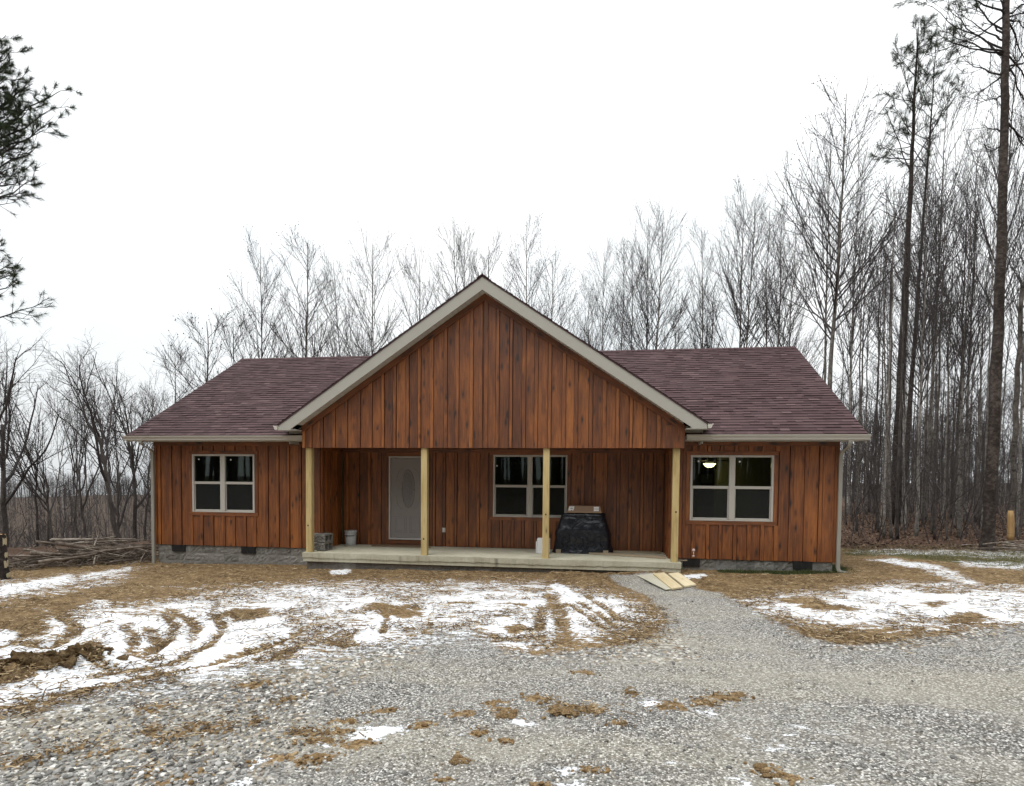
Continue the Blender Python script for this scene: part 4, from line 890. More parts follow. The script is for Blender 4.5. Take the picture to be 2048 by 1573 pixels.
# front door
Yd = RD-.01; b = MB()
b.box(DX0+.036, DX1-.036, Yd, Yd+.045, DZ0+.045, DZ1-.05)
cx_ = (DX0+DX1)/2; oz = 1.44
def ring(b, cx, cz, a, c, y, r, n=48):
    t_ = np.linspace(0, 2*math.pi, n+1); b.tube([(cx+a*math.cos(q), y, cz+c*math.sin(q)) for q in t_], r, 6, .5)
def rect(b, x0, x1, z0, z1, y, r): b.tube([(x0, y, z0), (x1, y, z0), (x1, y, z1), (x0, y, z1), (x0, y, z0+.001)], r, 6, .5)
for xa, xc, za, zc in ((DX0+.15, cx_-.05, .32, .72), (cx_+.05, DX1-.15, .32, .72)): rect(b, xa, xc, za, zc, Yd, .010); rect(b, xa+.045, xc-.045, za+.045, zc-.045, Yd, .007)
for sx in (-1, 1):
    for sz in (-1, 1):
        t_ = np.linspace(0, 1.57, 10); b.tube([(cx_+sx*(.31-.17*(1-math.cos(q))), Yd, oz+sz*(.52-.20*math.sin(q)*0-.35*(1-math.sin(q)))) for q in t_], .008, 6, .5)
dr = H(b, 'door', M['door'])
b = MB(); ring(b, cx_, oz, .165, .475, Yd-.004, .022); ring(b, cx_, oz, .135, .44, Yd-.006, .008)
b.obj('oval_frame', M['door'], dr, True)
b = MB(); t_ = np.linspace(0, 2*math.pi, 49)[:-1]; b.prism([(cx_+.15*math.cos(q), Yd-.004, oz+.46*math.sin(q)) for q in t_], (0, .003, 0)); b.obj('oval_window', M['frost'], dr)
b = MB()
C_ = lambda pts, r=.006: b.tube([(cx_+x_, Yd-.008, oz+z_) for x_, z_ in pts], r, 5, .5)
th_ = np.linspace(0, 1, 24)
C_([(.0, -.42+.16*q) for q in th_]); C_([(.055*math.sin(6.283*q)*(1-.3*q), -.10-.20*q) for q in th_]); C_([(-.055*math.sin(6.283*q)*(1-.3*q), -.10-.20*q) for q in th_])
C_([(.075-.115*math.sin(3.6*q), .18-.17*q+.03*math.sin(5*q)) for q in th_]); C_([(-.085+.06*math.sin(2.8*q), .03-.18*q) for q in th_]); C_([(.09-.02*math.sin(3*q), .02-.2*q) for q in th_])
C_([(.03*math.cos(6.283*q), .0+.03*math.sin(6.283*q)) for q in th_]); C_([(-.05+.06*q, .40-.16*q-.05*math.sin(3*q)) for q in th_])
b.lathe([(0, 0), (.022, 0), (.022, .01), (0, .012)], (0, 0, 0), 12)
b.V[-1] = np.stack([b.V[-1][:, 0]+cx_, Yd-.006-b.V[-1][:, 2], b.V[-1][:, 1]+oz+.345], 1)
b.obj('caming', M['door'], dr, True)
b = MB(); b.box(DX0+.001, DX0+.034, Yd-.06, Yd+.05, DZ0+.001, DZ1-.001); b.box(DX1-.034, DX1-.001, Yd-.06, Yd+.05, DZ0+.001, DZ1-.001); b.box(DX0+.035, DX1-.035, Yd-.059, Yd+.05, DZ1-.034, DZ1-.001); b.box(DX0+.035, DX1-.035, Yd-.07, Yd+.05, DZ0+.001, DZ0+.04)
H(b, 'door_frame', M['doorframe'], bevel=.004)

# porch posts
pw = .14
for q in range(4):
    xx = -GW+.05+(2*GW-.10-pw)*q/3; dx = (-.006, .004, .0, -.004)[q]
    b = MB(); b.hexa([(xx+dx, -.60, FLOOR+.001), (xx+dx+pw, -.60, FLOOR+.001), (xx+dx+pw, -.46, FLOOR+.001), (xx+dx, -.46, FLOOR+.001), (xx, -.60, GZ+.0), (xx+pw, -.60, GZ), (xx+pw, -.46, GZ), (xx, -.46, GZ)], (.35, .62, .5, .42)[q], 2)
    po = H(b, 'porch_post', M['pine'], bevel=.008)
    k_ = MB(); kn = ((.35, .6, .05), (.5, .35, .08), (.5, .95, .07), (.55, 1.05, .10))[q]
    k_.lathe([(0, 0), (.014, 0), (.018, .001), (0, .0015)], (0, 0, 0), 9); k_.xf(lambda v: np.stack([v[:, 0]+xx+kn[0]*pw, -.6005-v[:, 2], v[:, 1]*1.3+kn[1]], 1)); k_.obj('knot', M['ink'], po)
# outlet and hose tap
p = at_y(888, 1060.4, RD-.02); b = MB(); b.box(p[0]-.045, p[0]+.045, p[1]-.028, p[1]-.001, p[2]-.06, p[2]+.06); ot = H(b, 'outlet', M['winframe'], bevel=.006)
b = MB()
for dz_ in (-.025, .025): b.box(p[0]-.018, p[0]+.018, p[1]-.031, p[1]-.0285, p[2]+dz_-.014, p[2]+dz_+.014)
b.obj('socket', M['white'], ot)
p = at_y(1386, 1104, -.05); b = MB(); b.tube([(p[0], -.02, p[2]), (p[0], -.10, p[2]), (p[0], -.13, p[2]-.02), (p[0], -.135, p[2]-.07)], [.018, .018, .02, .017], 10); tp = H(b, 'hose_tap', M['brass'], smooth=True)
b = MB(); b.lathe([(0, 0), (.03, 0), (.034, .008), (.03, .016), (0, .016)], (0, 0, 0), 12); b.xf(lambda v: np.stack([v[:, 0]+p[0], -.12-v[:, 2], v[:, 1]+p[2]+.045], 1)); b.obj('tap_handle', M['knob'], tp, True)
b = MB(); b.lathe([(0, 0), (.022, 0), (.024, .03), (0, .03)], (p[0], -.135, p[2]-.10), 12); b.obj('tap_cap', M['knob'], tp, True)

# rooms behind the glass
b = MB(); b.box(XL+.07, IX0-.11, .06, 8.49, -.05, -.004); b.box(IX1+.11, XR-.07, .06, 8.49, -.05, -.004); b.box(IX0-.02, IX1+.02, RD+.06, 5.59, -.05, -.004); H(b, 'room_floor', M['roomfloor'])
b = MB(); b.box(XL+.03, XR-.03, .06, 8.49, 2.50, 2.53); H(b, 'room_ceiling', M['room'])
b = MB()
for a in ((IX0-.1, IX0-.03, .03, 8.48), (IX1+.03, IX1+.1, .03, 8.48), (XL+.002, XL+.06, .03, 8.48), (XR-.06, XR-.002, .03, 8.48)): b.box(a[0], a[1], a[2], a[3], 0, 2.495)
b.box(IX0-.02, IX1+.02, 5.6, 5.7, 0, 2.495); b.box(5.72, XR-.07, 3.6, 3.66, 0, 2.495); b.box(IX1+.11, 5.715, 6.2, 6.26, 0, 2.495)
H(b, 'room_wall', M['roomgreen'])
pa, pb = at_y(1429, 938, 4.6), at_y(1447, 1040, 4.6); b = MB(); b.box(pa[0], pb[0], 4.55, 4.6, 0.002, pa[2]); H(b, 'room_door', M['roomdoor'])
pa, pb = at_y(1401, 949, 5.9), at_y(1423, 967, 5.9); b = MB(); b.box(pa[0], pb[0], 5.7, 6.19, pb[2], pa[2]); b.box(pa[0]-.2, pb[0]+.1, 5.5, 6.19, .003, .95); H(b, 'room_cabinet', M['cabinet'], bevel=.01)
def fan(P, lit, label):
    t_ = thing('ceiling_fan', label, 'ceiling fan', P); b = MB(); b.lathe([(.0, .0), (.10, .0), (.12, .05), (.10, .12), (.02, .14), (.02, .30), (.06, .31), (.06, .33), (0, .33)], (0, 0, 0), 20); b.obj('motor', M['dark'], t_, True)
    for q in range(5):
        a = q*1.2566+.25; d = np.array([math.cos(a), math.sin(a), 0]); s_ = np.array([-math.sin(a), math.cos(a), .15])*.065; b = MB()
        c = [d*.14-s_*.7, d*.62-s_, d*.62+s_, d*.14+s_*.7]; c = [v+np.array([0, 0, .07]) for v in c]; b.hexa(c+[v+np.array([0, 0, .008]) for v in c]); b.obj('blade', M['mat'], t_)
    b = MB(); b.lathe([(.0, -.11), (.05, -.108), (.10, -.085), (.145, -.03), (.165, -.003), (.16, -.001), (0, -.001)], (0, 0, 0), 24); b.obj('lamp_bowl', M['lit'] if lit else M['unlit'], t_, True)
p = at_y(1419, 927.5, 3.0); fan((p[0], 3.0, p[2]), True, 'ceiling fan with glowing bowl lamp seen through the right window')
p = at_y(1034, 925, 3.4); fan((p[0], 3.4, p[2]+.02), False, 'dark ceiling fan seen through the middle window on the porch')

# ------------------------------------------------------------------ things on and around the porch
def hollow_block(nm, loc, lab, grp='concrete blocks stacked by the porch post', rot=0.0):
    """half-metre wall block lying on its side, its two cores opening to +x"""
    Wd, Dp, Hh = .195, .40, .195; b = MB(); t_ = .035
    for a, c in ((0, t_), (Dp/2-t_/2, Dp/2+t_/2), (Dp-t_, Dp)): b.box(0, Wd, a+.0005, c-.0005, 0, Hh, .5)
    for za, zc in ((0, t_), (Hh-t_, Hh)):
        for a, c in ((t_, Dp/2-t_/2), (Dp/2+t_/2, Dp-t_)): b.box(0, Wd, a, c, za, zc, .5)
    b.box(.0, .02, t_, Dp-t_, t_, Hh-t_, .3)
    # broken split face on the end turned to the yard
    n_, m_ = 9, 9; gxx, gzz = np.meshgrid(np.linspace(.003, Wd-.003, n_), np.linspace(.003, Hh-.003, m_)); dd = -.002-.028*RNG.random(gxx.shape); dd[0] = dd[-1] = 0; dd[:, 0] = dd[:, -1] = 0
    V = np.stack([gxx, dd, gzz], -1).reshape(-1, 3); i2 = np.arange(m_-1)[:, None]*n_; j2 = np.arange(n_-1)[None]; b.add(V, np.stack([i2+j2, i2+j2+1, i2+n_+j2+1, i2+n_+j2], -1).reshape(-1, 4), None, .2)
    o = b.obj(nm, M['block']); o.location = loc; o.rotation_euler.z = rot; tag(o, lab, 'concrete block', grp)
p = at_z(634, 1102.5, FLOOR)
hollow_block('concrete_block', (p[0], p[1], FLOOR+.001), 'lower grey hollow block resting on the slab beside the leftmost post', rot=-.03)
hollow_block('concrete_block', (p[0]+.004, p[1]+.004, FLOOR+.199), 'upper grey hollow block stacked on top of another beside the leftmost post', rot=-.05)
hollow_block('concrete_block', (p[0]-.215, p[1]+.17, FLOOR+.001), 'low grey block tucked behind the leftmost porch post, mostly hidden', rot=.02)
hollow_block('concrete_block', (p[0]-.213, p[1]+.175, FLOOR+.199), 'top grey block tucked behind the leftmost porch post, its corner just showing', rot=.03)
p = at_z(698, 1089.5, FLOOR); p[1] = min(p[1], RD-.24); p[0] = p[0]+.10
t_ = thing('plastic_bucket', 'white plastic bucket with lid standing in the left corner of the porch', 'bucket', (p[0], p[1], FLOOR+.001))
b = MB(); b.lathe([(0, 0), (.125, 0), (.130, .006), (.138, .20), (.145, .275), (.155, .276), (.155, .285), (.147, .286), (.148, .315), (.155, .316), (.155, .326), (.150, .327), (.151, .345)], (0, 0, 0), 32); b.obj('body', M['bucket'], t_, True)
b = MB(); b.lathe([(.151, .346), (.162, .346), (.163, .372), (.155, .378), (.140, .37), (0, .37)], (0, 0, 0), 32); b.obj('lid', M['bucket'], t_, True)
b = MB(); q_ = np.linspace(0, math.pi, 16); b.tube([(-.158*math.cos(q), -.158*math.sin(q)-.004, .30-.06*math.sin(q)) for q in q_], .004, 5); b.obj('handle', M['dark'], t_, True)
def plank(nm, c4, th, m, lab, cat='plank', grp=None, lift=.004, rnd=None):
    """c4: four plan corners (3-D); thickness upward"""
    b = MB(); c = [np.array(v, float)+np.array([0, 0, lift]) for v in c4]; b.hexa(c+[v+np.array([0, 0, th]) for v in c], rnd); o = b.obj(nm, m, bevel=.003); tag(o, lab, cat, grp); return o
FZ = FLOOR
pz = lambda px, py, z=FZ: at_z(px, py, z)
def mat_c(px, py):
    q = pz(px, py); return (q[0], min(q[1], RD-.06), FZ)
plank('plywood_sheet', [mat_c(742, 1093.5), mat_c(862, 1097), mat_c(858, 1090.5), mat_c(762, 1087)], .018, M['mat'], 'thin brown board lying on the porch in front of the door', 'board')
q = [pz(1330, 1111), pz(1352, 1123)]
b_ = lambda x0, y0, x1, y1, w: [np.array([x0, y0, FZ])+np.array([0, 0, 0]), np.array([x1, y1, FZ]), np.array([x1, y1+w, FZ]), np.array([x0, y0+w, FZ])]
plank('loose_plank', b_(2.05, .86, 3.98, .83, .20), .035, M['oldplank'], 'weathered plank lying along the foot of the porch wall', 'plank', 'loose planks on the porch')
plank('loose_plank', b_(2.3, .40, 4.0, -.10, .26), .035, M['oldplank'], 'weathered plank lying slantwise on the porch by the right post', 'plank', 'loose planks on the porch')
plank('loose_plank', [(4.12, -.42, FZ), (4.42, -.36, FZ), (4.42, -.29, FZ), (4.12, -.34, FZ)], .02, M['oldplank'], 'short plank end jutting past the slab behind the right post', 'plank', 'loose planks on the porch')
# ramp of planks over the gravel
def gpp(px, py, up=0): p = ground_pt(px, py); return np.array([p[0], p[1], gz(p[0], p[1])+up])
def ramp(nm, pts, m, lab, z0, z1, cat='plank', grp='plank ramp by the porch end'):
    P = [at_z(px, py, z) for (px, py), z in zip(pts, z0)]
    P = [np.array([v[0], v[1], max(z, gz(v[0], v[1])+.012)]) for v, z in zip(P, z0)]
    plank(nm, P, z1, m, lab, cat, grp)
g0 = -.285
ramp('plywood_sheet', [(1331, 1189.5), (1352, 1187), (1310, 1156.5), (1274, 1159)], M['ply'], 'grey plywood sheet under the left ramp plank on the gravel', [g0-.01, g0-.01, g0+.02, g0+.02], .016, 'board')
ramp('ramp_plank', [(1343.5, 1186.5), (1365, 1184), (1328, 1153.4), (1306, 1154.6)], M['plank'], 'left pale plank of the pair leaning from the gravel to the slab', [g0+.02, g0+.02, g0+.07, g0+.07], .032)
ramp('ramp_plank', [(1369, 1181.5), (1392, 1180.2), (1357, 1152.6), (1336.5, 1153)], M['plank'], 'right pale plank of the pair leaning from the gravel to the slab', [g0+.035, g0+.02, g0+.075, g0+.075], .032)
# plastic-wrapped pallet with a carton on top
pa = at_y(1103, 1099, .62); pb = at_y(1228, 1101, .62)
cx0, cx1 = pa[0], pb[0]; mid = (cx0+cx1)/2
t_ = thing('wrapped_pallet', 'bulky load wrapped in shiny black plastic under the middle porch window', 'wrapped pallet', (mid, .78, FZ))
def bundle(w0, w1, d0, d1, h, seed, n=34, m=20):
    b = MB(); V = []; us = np.linspace(0, 2*math.pi, n, endpoint=False)
    for j_ in range(m):
        f = j_/(m-1); w = w0*(1-f)+w1*f; d = d0*(1-f)+d1*f
        rr_ = np.abs(np.cos(us))**4+np.abs(np.sin(us))**4; rr_ = rr_**-.25; x_ = rr_*np.cos(us)*w/2; y_ = rr_*np.sin(us)*d/2
        wob = 1+.075*(fbm(us*2.2+seed, us*0+f*7, 1.2, 3, seed)-.5)+.07*math.sin(f*9+seed)*.4*(f < .95); z_ = h*f+(.05*(fbm(us*1.5, us*0, 1, 2, seed+3)-.5) if j_ > 0 else 0)
        V.append(np.stack([x_*wob, y_*wob, np.broadcast_to(z_, x_.shape)], 1))
    V.append(np.stack([V[-1][:, 0]*.5, V[-1][:, 1]*.5, V[-1][:, 2]+.015], 1)); V = np.concatenate(V)
    i_ = np.arange(m)[:, None]*n; j_ = np.arange(n)[None]; j2 = (j_+1) % n; b.add(V, np.stack([i_+j_, i_+j2, i_+n+j2, i_+n+j_], -1).reshape(-1, 4), None, .5)
    b.L.append(np.arange(m*n, (m+1)*n)); b.T.append(np.array([n])); b.UV.append(np.zeros((n, 2))); b.R.append(np.array([.5])); return b
bundle((cx1-cx0)*1.0, (cx1-cx0)*.72, .72, .55, .93, 3).obj('wrapping', M['tarp'], t_, True)
b = MB()
for q in range(3): b.box(-.62+q*.55, -.50+q*.55, -.34, .34, .001, .09)
b.obj('pallet', M['oldplank'], t_)
b = MB()
for q in range(7):                                              # folds of the wrap
    x_ = -.5+q*.16; b.tube([(x_+.04*math.sin(k_*2+q), -.375-.01*math.sin(k_*3), .12+.07*k_) for k_ in range(6)], [.004, .013, .016, .013, .01, .004], 6)
b.obj('fold', M['tarp'], t_, True)
pc0, pc1 = at_y(1134, 1012, .62)[0], at_y(1203, 1012, .62)[0]
z0 = FZ+.96; t_ = thing('cardboard_carton', 'brown cardboard carton with white labels on top of the black wrapped load', 'carton', ((pc0+pc1)/2, .78, z0)); w_ = pc1-pc0
b = MB(); b.hexa([(-w_/2, -.24, 0), (w_/2, -.24, 0), (w_/2, .22, 0), (-w_/2, .22, 0), (-w_/2+.05, -.17, .155), (w_/2-.03, -.17, .155), (w_/2-.03, .2, .155), (-w_/2+.05, .2, .155)], .5); b.obj('body', M['card'], t_, bevel=.008)
b = MB(); b.box(-w_/2-.01, w_/2+.005, -.262, -.243, -.002, .035); b.obj('flap', M['card'], t_)
fy = lambda z: -.242+.07*z/.155-.004
b = MB(); c = lambda x, z: (x, fy(z), z)
def sticker_quad(x0, x1, za, zc, sh, m, nm, d=0):
    b = MB(); pts = [(x0, fy(za)-d, za), (x1, fy(za)-d, za), (x1+sh, fy(zc)-d, zc), (x0+sh, fy(zc)-d, zc)]; b.hexa(pts[:2]+[(p[0], p[1]+.002, p[2]) for p in pts[1::-1]]+pts[3:1:-1]+[(p[0], p[1]+.002, p[2]) for p in pts[2:]]); b.obj(nm, m, t_)
sticker_quad(-w_/2+.035, -w_/2+.155, .045, .145, .025, M['paper'], 'paper_label'); sticker_quad(w_/2-.18, w_/2-.06, .04, .085, 0, M['paper'], 'paper_label'); sticker_quad(w_/2-.18, w_/2-.06, .095, .14, 0, M['paper'], 'paper_label')
sticker_quad(-w_/2+.105, -w_/2+.13, .085, .108, .004, M['ink'], 'label_mark', .003); sticker_quad(-w_/2+.075, -w_/2+.087, .09, .106, .004, M['ink'], 'label_mark', .003); sticker_quad(-w_/2+.10, -w_/2+.125, .047, .06, .004, M['ink'], 'label_mark', .003)
# ribbed white crate half hidden by the third post
p = at_y(1088, 1101, .35); t_ = thing('plastic_crate', 'white ribbed plastic crate peeping out behind the third porch post', 'crate', (p[0], .35, FZ+.001))
b = MB(); b.box(-.15, .13, -.09, .09, 0, .36); b.obj('body', M['white'], t_, bevel=.01)
b = MB()
for q in range(7): b.box(-.158, .138, -.097, .097, .03+q*.047, .052+q*.047)
b.obj('rib', M['white'], t_)
b = MB(); b.box(-.185, -.165, -.06, .06, .0, .28); b.box(-.165, -.158, -.03, .03, .08, .2); b.obj('handle', M['white'], t_)

# ------------------------------------------------------------------ bare trees
def interp(P, t):
    """P (N,k,3), t (N,) in 0..1 -> point, tangent"""
    k = P.shape[1]; f = np.clip(t, 0, .9999)*(k-1); i_ = f.astype(int); w = (f-i_)[:, None]; n_ = np.arange(len(P))
    a, c = P[n_, i_], P[n_, i_+1]; d = c-a; d = d/np.maximum(np.linalg.norm(d, axis=1, keepdims=True), 1e-9); return a*(1-w)+c*w, d
def sprout(P, R, per, t0, t1, ang, asd, length, up, k, wig, rf, rs, rmin=.004, tip=.35, tpow=1., rl=.0075):
    """grow children from parents; length(t, parent_len) -> (n,)"""
    N = len(P); idx = np.repeat(np.arange(N), per); n_ = len(idx)
    if n_ == 0: return np.zeros((0, k, 3)), np.zeros((0, k))
    t = t0+(t1-t0)*((np.tile(np.arange(per), N)+rs.random(n_))/per)**tpow
    B, T = interp(P[idx], t); pl = np.linalg.norm(np.diff(P, axis=1), axis=2).sum(1)[idx]
    az = rs.random(n_)*6.283+np.tile(np.arange(per)*2.4, N); ref = np.where(np.abs(T[:, 2:3]) > .9, np.array([[1., 0, 0]]), np.array([[0, 0, 1.]]))
    a = np.cross(T, ref); a /= np.linalg.norm(a, axis=1, keepdims=True); c = np.cross(T, a)
    S = a*np.cos(az)[:, None]+c*np.sin(az)[:, None]; an = ang+asd*rs.normal(size=n_); an = an*(1 if np.isscalar(ang) else 1)
    D = T*np.cos(an)[:, None]+S*np.sin(an)[:, None]; L = length(t, pl)*(.75+.5*rs.random(n_))
    s_ = np.linspace(0, 1, k)[None, :, None]
    Q = B[:, None]+D[:, None]*L[:, None, None]*s_+np.array([0, 0, 1.])*(up*L)[:, None, None]*s_**2
    W = rs.normal(size=(n_, k, 3))*wig*L[:, None, None]; W[:, 0] = 0; Q = Q+np.cumsum(W, 1)*.5
    fi = np.clip(t, 0, .999)*(R.shape[1]-1); r0 = np.minimum(R[idx, fi.astype(int)]*rf, .008+rl*L); r0 = np.maximum(r0, rmin)
    RR_ = r0[:, None]*(1-(1-tip)*np.linspace(0, 1, k)[None]); return Q, np.maximum(RR_, rmin*.8)
def trunk_path(Hh, r0, k, sway, rs, top=.12, pw=1.):
    z = np.linspace(0, Hh, k); x_ = np.cumsum(rs.normal(size=k))*sway; y_ = np.cumsum(rs.normal(size=k))*sway; x_ -= x_[0]; y_ -= y_[0]
    x_ -= np.linspace(0, x_[-1], k)*.6; y_ -= np.linspace(0, y_[-1], k)*.6
    r = r0*((1-(1-top)*(z/Hh)**pw)); r[0] *= 1.28; r[1] *= 1.04
    return np.stack([x_, y_, z], 1)[None], r[None]
def buds(b, P, s_, frac, rs):
    T = P[:, -1]; T = T[rs.random(len(T)) < frac]; n_ = len(T)
    if not n_: return
    o = np.array([(1, 0, 0), (0, 1, 0), (-1, 0, 0), (0, -1, 0), (0, 0, 1.5), (0, 0, -1.2)])*s_; V = (T[:, None]+o[None]*(.6+.7*rs.random((n_, 1, 1)))).reshape(-1, 3)
    f = np.array([(0, 1, 4), (1, 2, 4), (2, 3, 4), (3, 0, 4), (1, 0, 5), (2, 1, 5), (3, 2, 5), (0, 3, 5)]); b.add(V, (np.arange(n_)[:, None, None]*6+f[None]).reshape(-1, 3), None, .5)
def poplar(seed, Hh=24, r0=.19, cb=.45, n1=30, spread=1., budf=.5, lo=.0, thin=1.):
    rs = np.random.default_rng(seed); P, R = trunk_path(Hh, r0, 26, .022, rs, .10, .85)
    t_ = MB(); t_.tubes(P, R, 8)
    c = MB(); tt = lambda t: (1-np.clip((t-cb)/(1-cb), 0, 1))
    P1, R1 = sprout(P, R, n1, cb, .95, rad(37)*spread, .12, lambda t, l: Hh*(.045+.165*tt(t)**.75)*spread, .28, 8, .014, .55, rs, .012*thin, .3, 1.15)
    P2, R2 = sprout(P1, R1, 5, .22, .97, rad(29), .13, lambda t, l: l*(.20+.36*(1-t)), .22, 5, .03, .6, rs, .0085*thin, .5)
    P3, R3 = sprout(P2, R2, 5, .25, 1., rad(34), .2, lambda t, l: .28+.30*l*(1.1-t), .18, 3, .04, .7, rs, .005*thin, .6)
    P3b, R3b = sprout(P1, R1, 5, .3, 1., rad(38), .2, lambda t, l: .30+.12*l, .15, 3, .04, .5, rs, .005*thin, .6)
    c.tubes(P1, R1, 5); c.tubes(P2, R2, 4); c.tubes(P3, R3, 3, False); c.tubes(P3b, R3b, 3, False)
    if lo:
        Pl, Rl = sprout(P, R, int(lo), .12, cb, rad(60), .25, lambda t, l: .8+1.6*rs.random(len(t)), .1, 4, .05, .3, rs, .009, .4); c.tubes(Pl, Rl, 3, False)
        Pm, Rm_ = sprout(Pl, Rl, 3, .3, 1, rad(40), .2, lambda t, l: .3*l, .1, 3, .05, .6, rs, .006, .5); c.tubes(Pm, Rm_, 3, False)
    buds(c, P3, .026, budf, rs); buds(c, P3b, .026, budf*.7, rs); return t_, c, Hh
def oak(seed, Hh=13, r0=.17, fork=.28, nl=5, spread=1.):
    rs = np.random.default_rng(seed); P, R = trunk_path(Hh*.62, r0, 14, .06, rs, .35)
    t_ = MB(); t_.tubes(P, R, 9); c = MB()
    P1, R1 = sprout(P, R, nl, fork/.62, 1., rad(30)*spread, .14, lambda t, l: Hh*(.48+.25*(1-t))*(.9+.0*t), .22, 10, .030, .85, rs, .03, .3, rl=.016)
    P2, R2 = sprout(P1, R1, 7, .2, 1., rad(38)*spread, .2, lambda t, l: l*(.22+.28*(1-t)), .14, 7, .04, .7, rs, .014, .35, rl=.012)
    P3, R3 = sprout(P2, R2, 5, .2, 1., rad(42), .25, lambda t, l: .18+l*(.25+.2*(1-t)), .08, 4, .06, .65, rs, .0085, .45)
    P4, R4 = sprout(P3, R3, 2, .2, 1., rad(45), .25, lambda t, l: .15+.4*l, .05, 3, .08, .7, rs, .006, .6)
    c.tubes(P1, R1, 6); c.tubes(P2, R2, 4); c.tubes(P3, R3, 3, False); c.tubes(P4, R4, 3, False); return t_, c, Hh
def pole(seed, Hh=20, r0=.09, cb=.55, n1=15):
    return poplar(seed, Hh, r0, cb, n1, .8, .2, 12)
def mast(seed, Hh=22, r0=.09):
    return poplar(seed, Hh, r0, .66, 9, .7, .1, 9)
KIND = {}
def reg(kind, gen, tm, cm):
    t_, c, h = gen; h = float(np.concatenate(c.V)[:, 2].max())*.985; KIND.setdefault(kind, []).append((t_.mesh('trunk', M[tm], True), c.mesh('branches', M[cm], False), h))
for s_ in range(6): reg('poplar', poplar(100+s_, 24, .15, (.42, .36, .5, .40, .46, .33)[s_], (38, 42, 34, 40, 36, 44)[s_], (1., 1.08, .85, .95, 1.1, .9)[s_], .4, 3), ('bark', 'birch', 'bark', 'darkbark', 'bark', 'birch')[s_], 'twig')
for s_ in range(3): reg('bushy', poplar(140+s_, 14, .12, .16, 32, 1.15, .35, 0), 'bark', 'twig')
for s_ in range(4): reg('oak', oak(160+s_, 13, (.2, .22, .18, .19)[s_], (.26, .2, .32, .24)[s_], (5, 6, 4, 5)[s_], (1., .9, 1.1, .95)[s_]), 'darkbark', 'twig')
for s_ in range(5): reg('pole', pole(180+s_, 20, (.09, .11, .075, .10, .085)[s_], (.5, .58, .45, .62, .5)[s_], (15, 12, 17, 12, 14)[s_]), ('bark', 'birch', 'darkbark', 'bark', 'birch')[s_], 'twig')
for s_ in range(5): reg('mast', mast(220+s_, 22, (.085, .1, .075, .09, .11)[s_]), ('birch', 'bark', 'birch', 'darkbark', 'bark')[s_], 'twig')
for s_ in range(3): reg('sapling', poplar(200+s_, 9, .04, .15, 16, 1.0, .1, 0, .9), 'bark', 'twig')

def bare_tree(kind, var, base, Hh, wide=1., lean=(0, 0), label='', group=None, name='bare_tree', cat='tree', rot=None, thick=None):
    tm, cm, h0 = KIND[kind][var % len(KIND[kind])]
    t_ = thing(name, label, cat, (base[0], base[1], base[2]-.06), group)
    s_ = Hh/h0; w = s_*wide if thick is None else thick
    t_.scale = (w, w, s_); t_.rotation_euler = (lean[0], lean[1], random.random()*6.28 if rot is None else rot); t_.rotation_mode = 'ZYX' if False else 'XYZ'
    for nm, me in (('trunk', tm), ('branches', cm)):
        o = bpy.data.objects.new(nm, me); COL.objects.link(o); o.parent = t_
    return t_
def hero(kind, var, pv, pt, D, label, wide=1., name='bare_tree', grp='bare trees standing round the house'):
    """pv: a photo point on the trunk, pt: top of the crown, D: depth in metres"""
    p = at_d(pv[0], pv[1], D); zb = float(ground_z(p[0], p[1])); q = at_d(pt[0], pt[1], D); Hh = q[2]-zb
    off = (q-p)@CR; a = math.atan2(off, Hh-(p[2]-zb)) if abs(off) > .3 else 0
    # rotate about the viewing axis for the lean, spin about the trunk first
    ax = Vector((CF[0], CF[1], 0)).normalized()
    t_ = bare_tree(kind, var, (p[0]-0*off, p[1], zb), Hh, wide, (0, 0), label, grp, name)
    if a:
        from mathutils import Matrix
        spin = Matrix.Rotation(random.random()*6.28, 4, 'Z'); R_ = Matrix.Rotation(a*.8, 4, ax) @ spin
        t_.rotation_euler = R_.to_euler()
        hh = p[2]-zb; b_ = p-CR*math.tan(a*.8)*hh; t_.location = (b_[0], b_[1], zb-.06)
    return t_
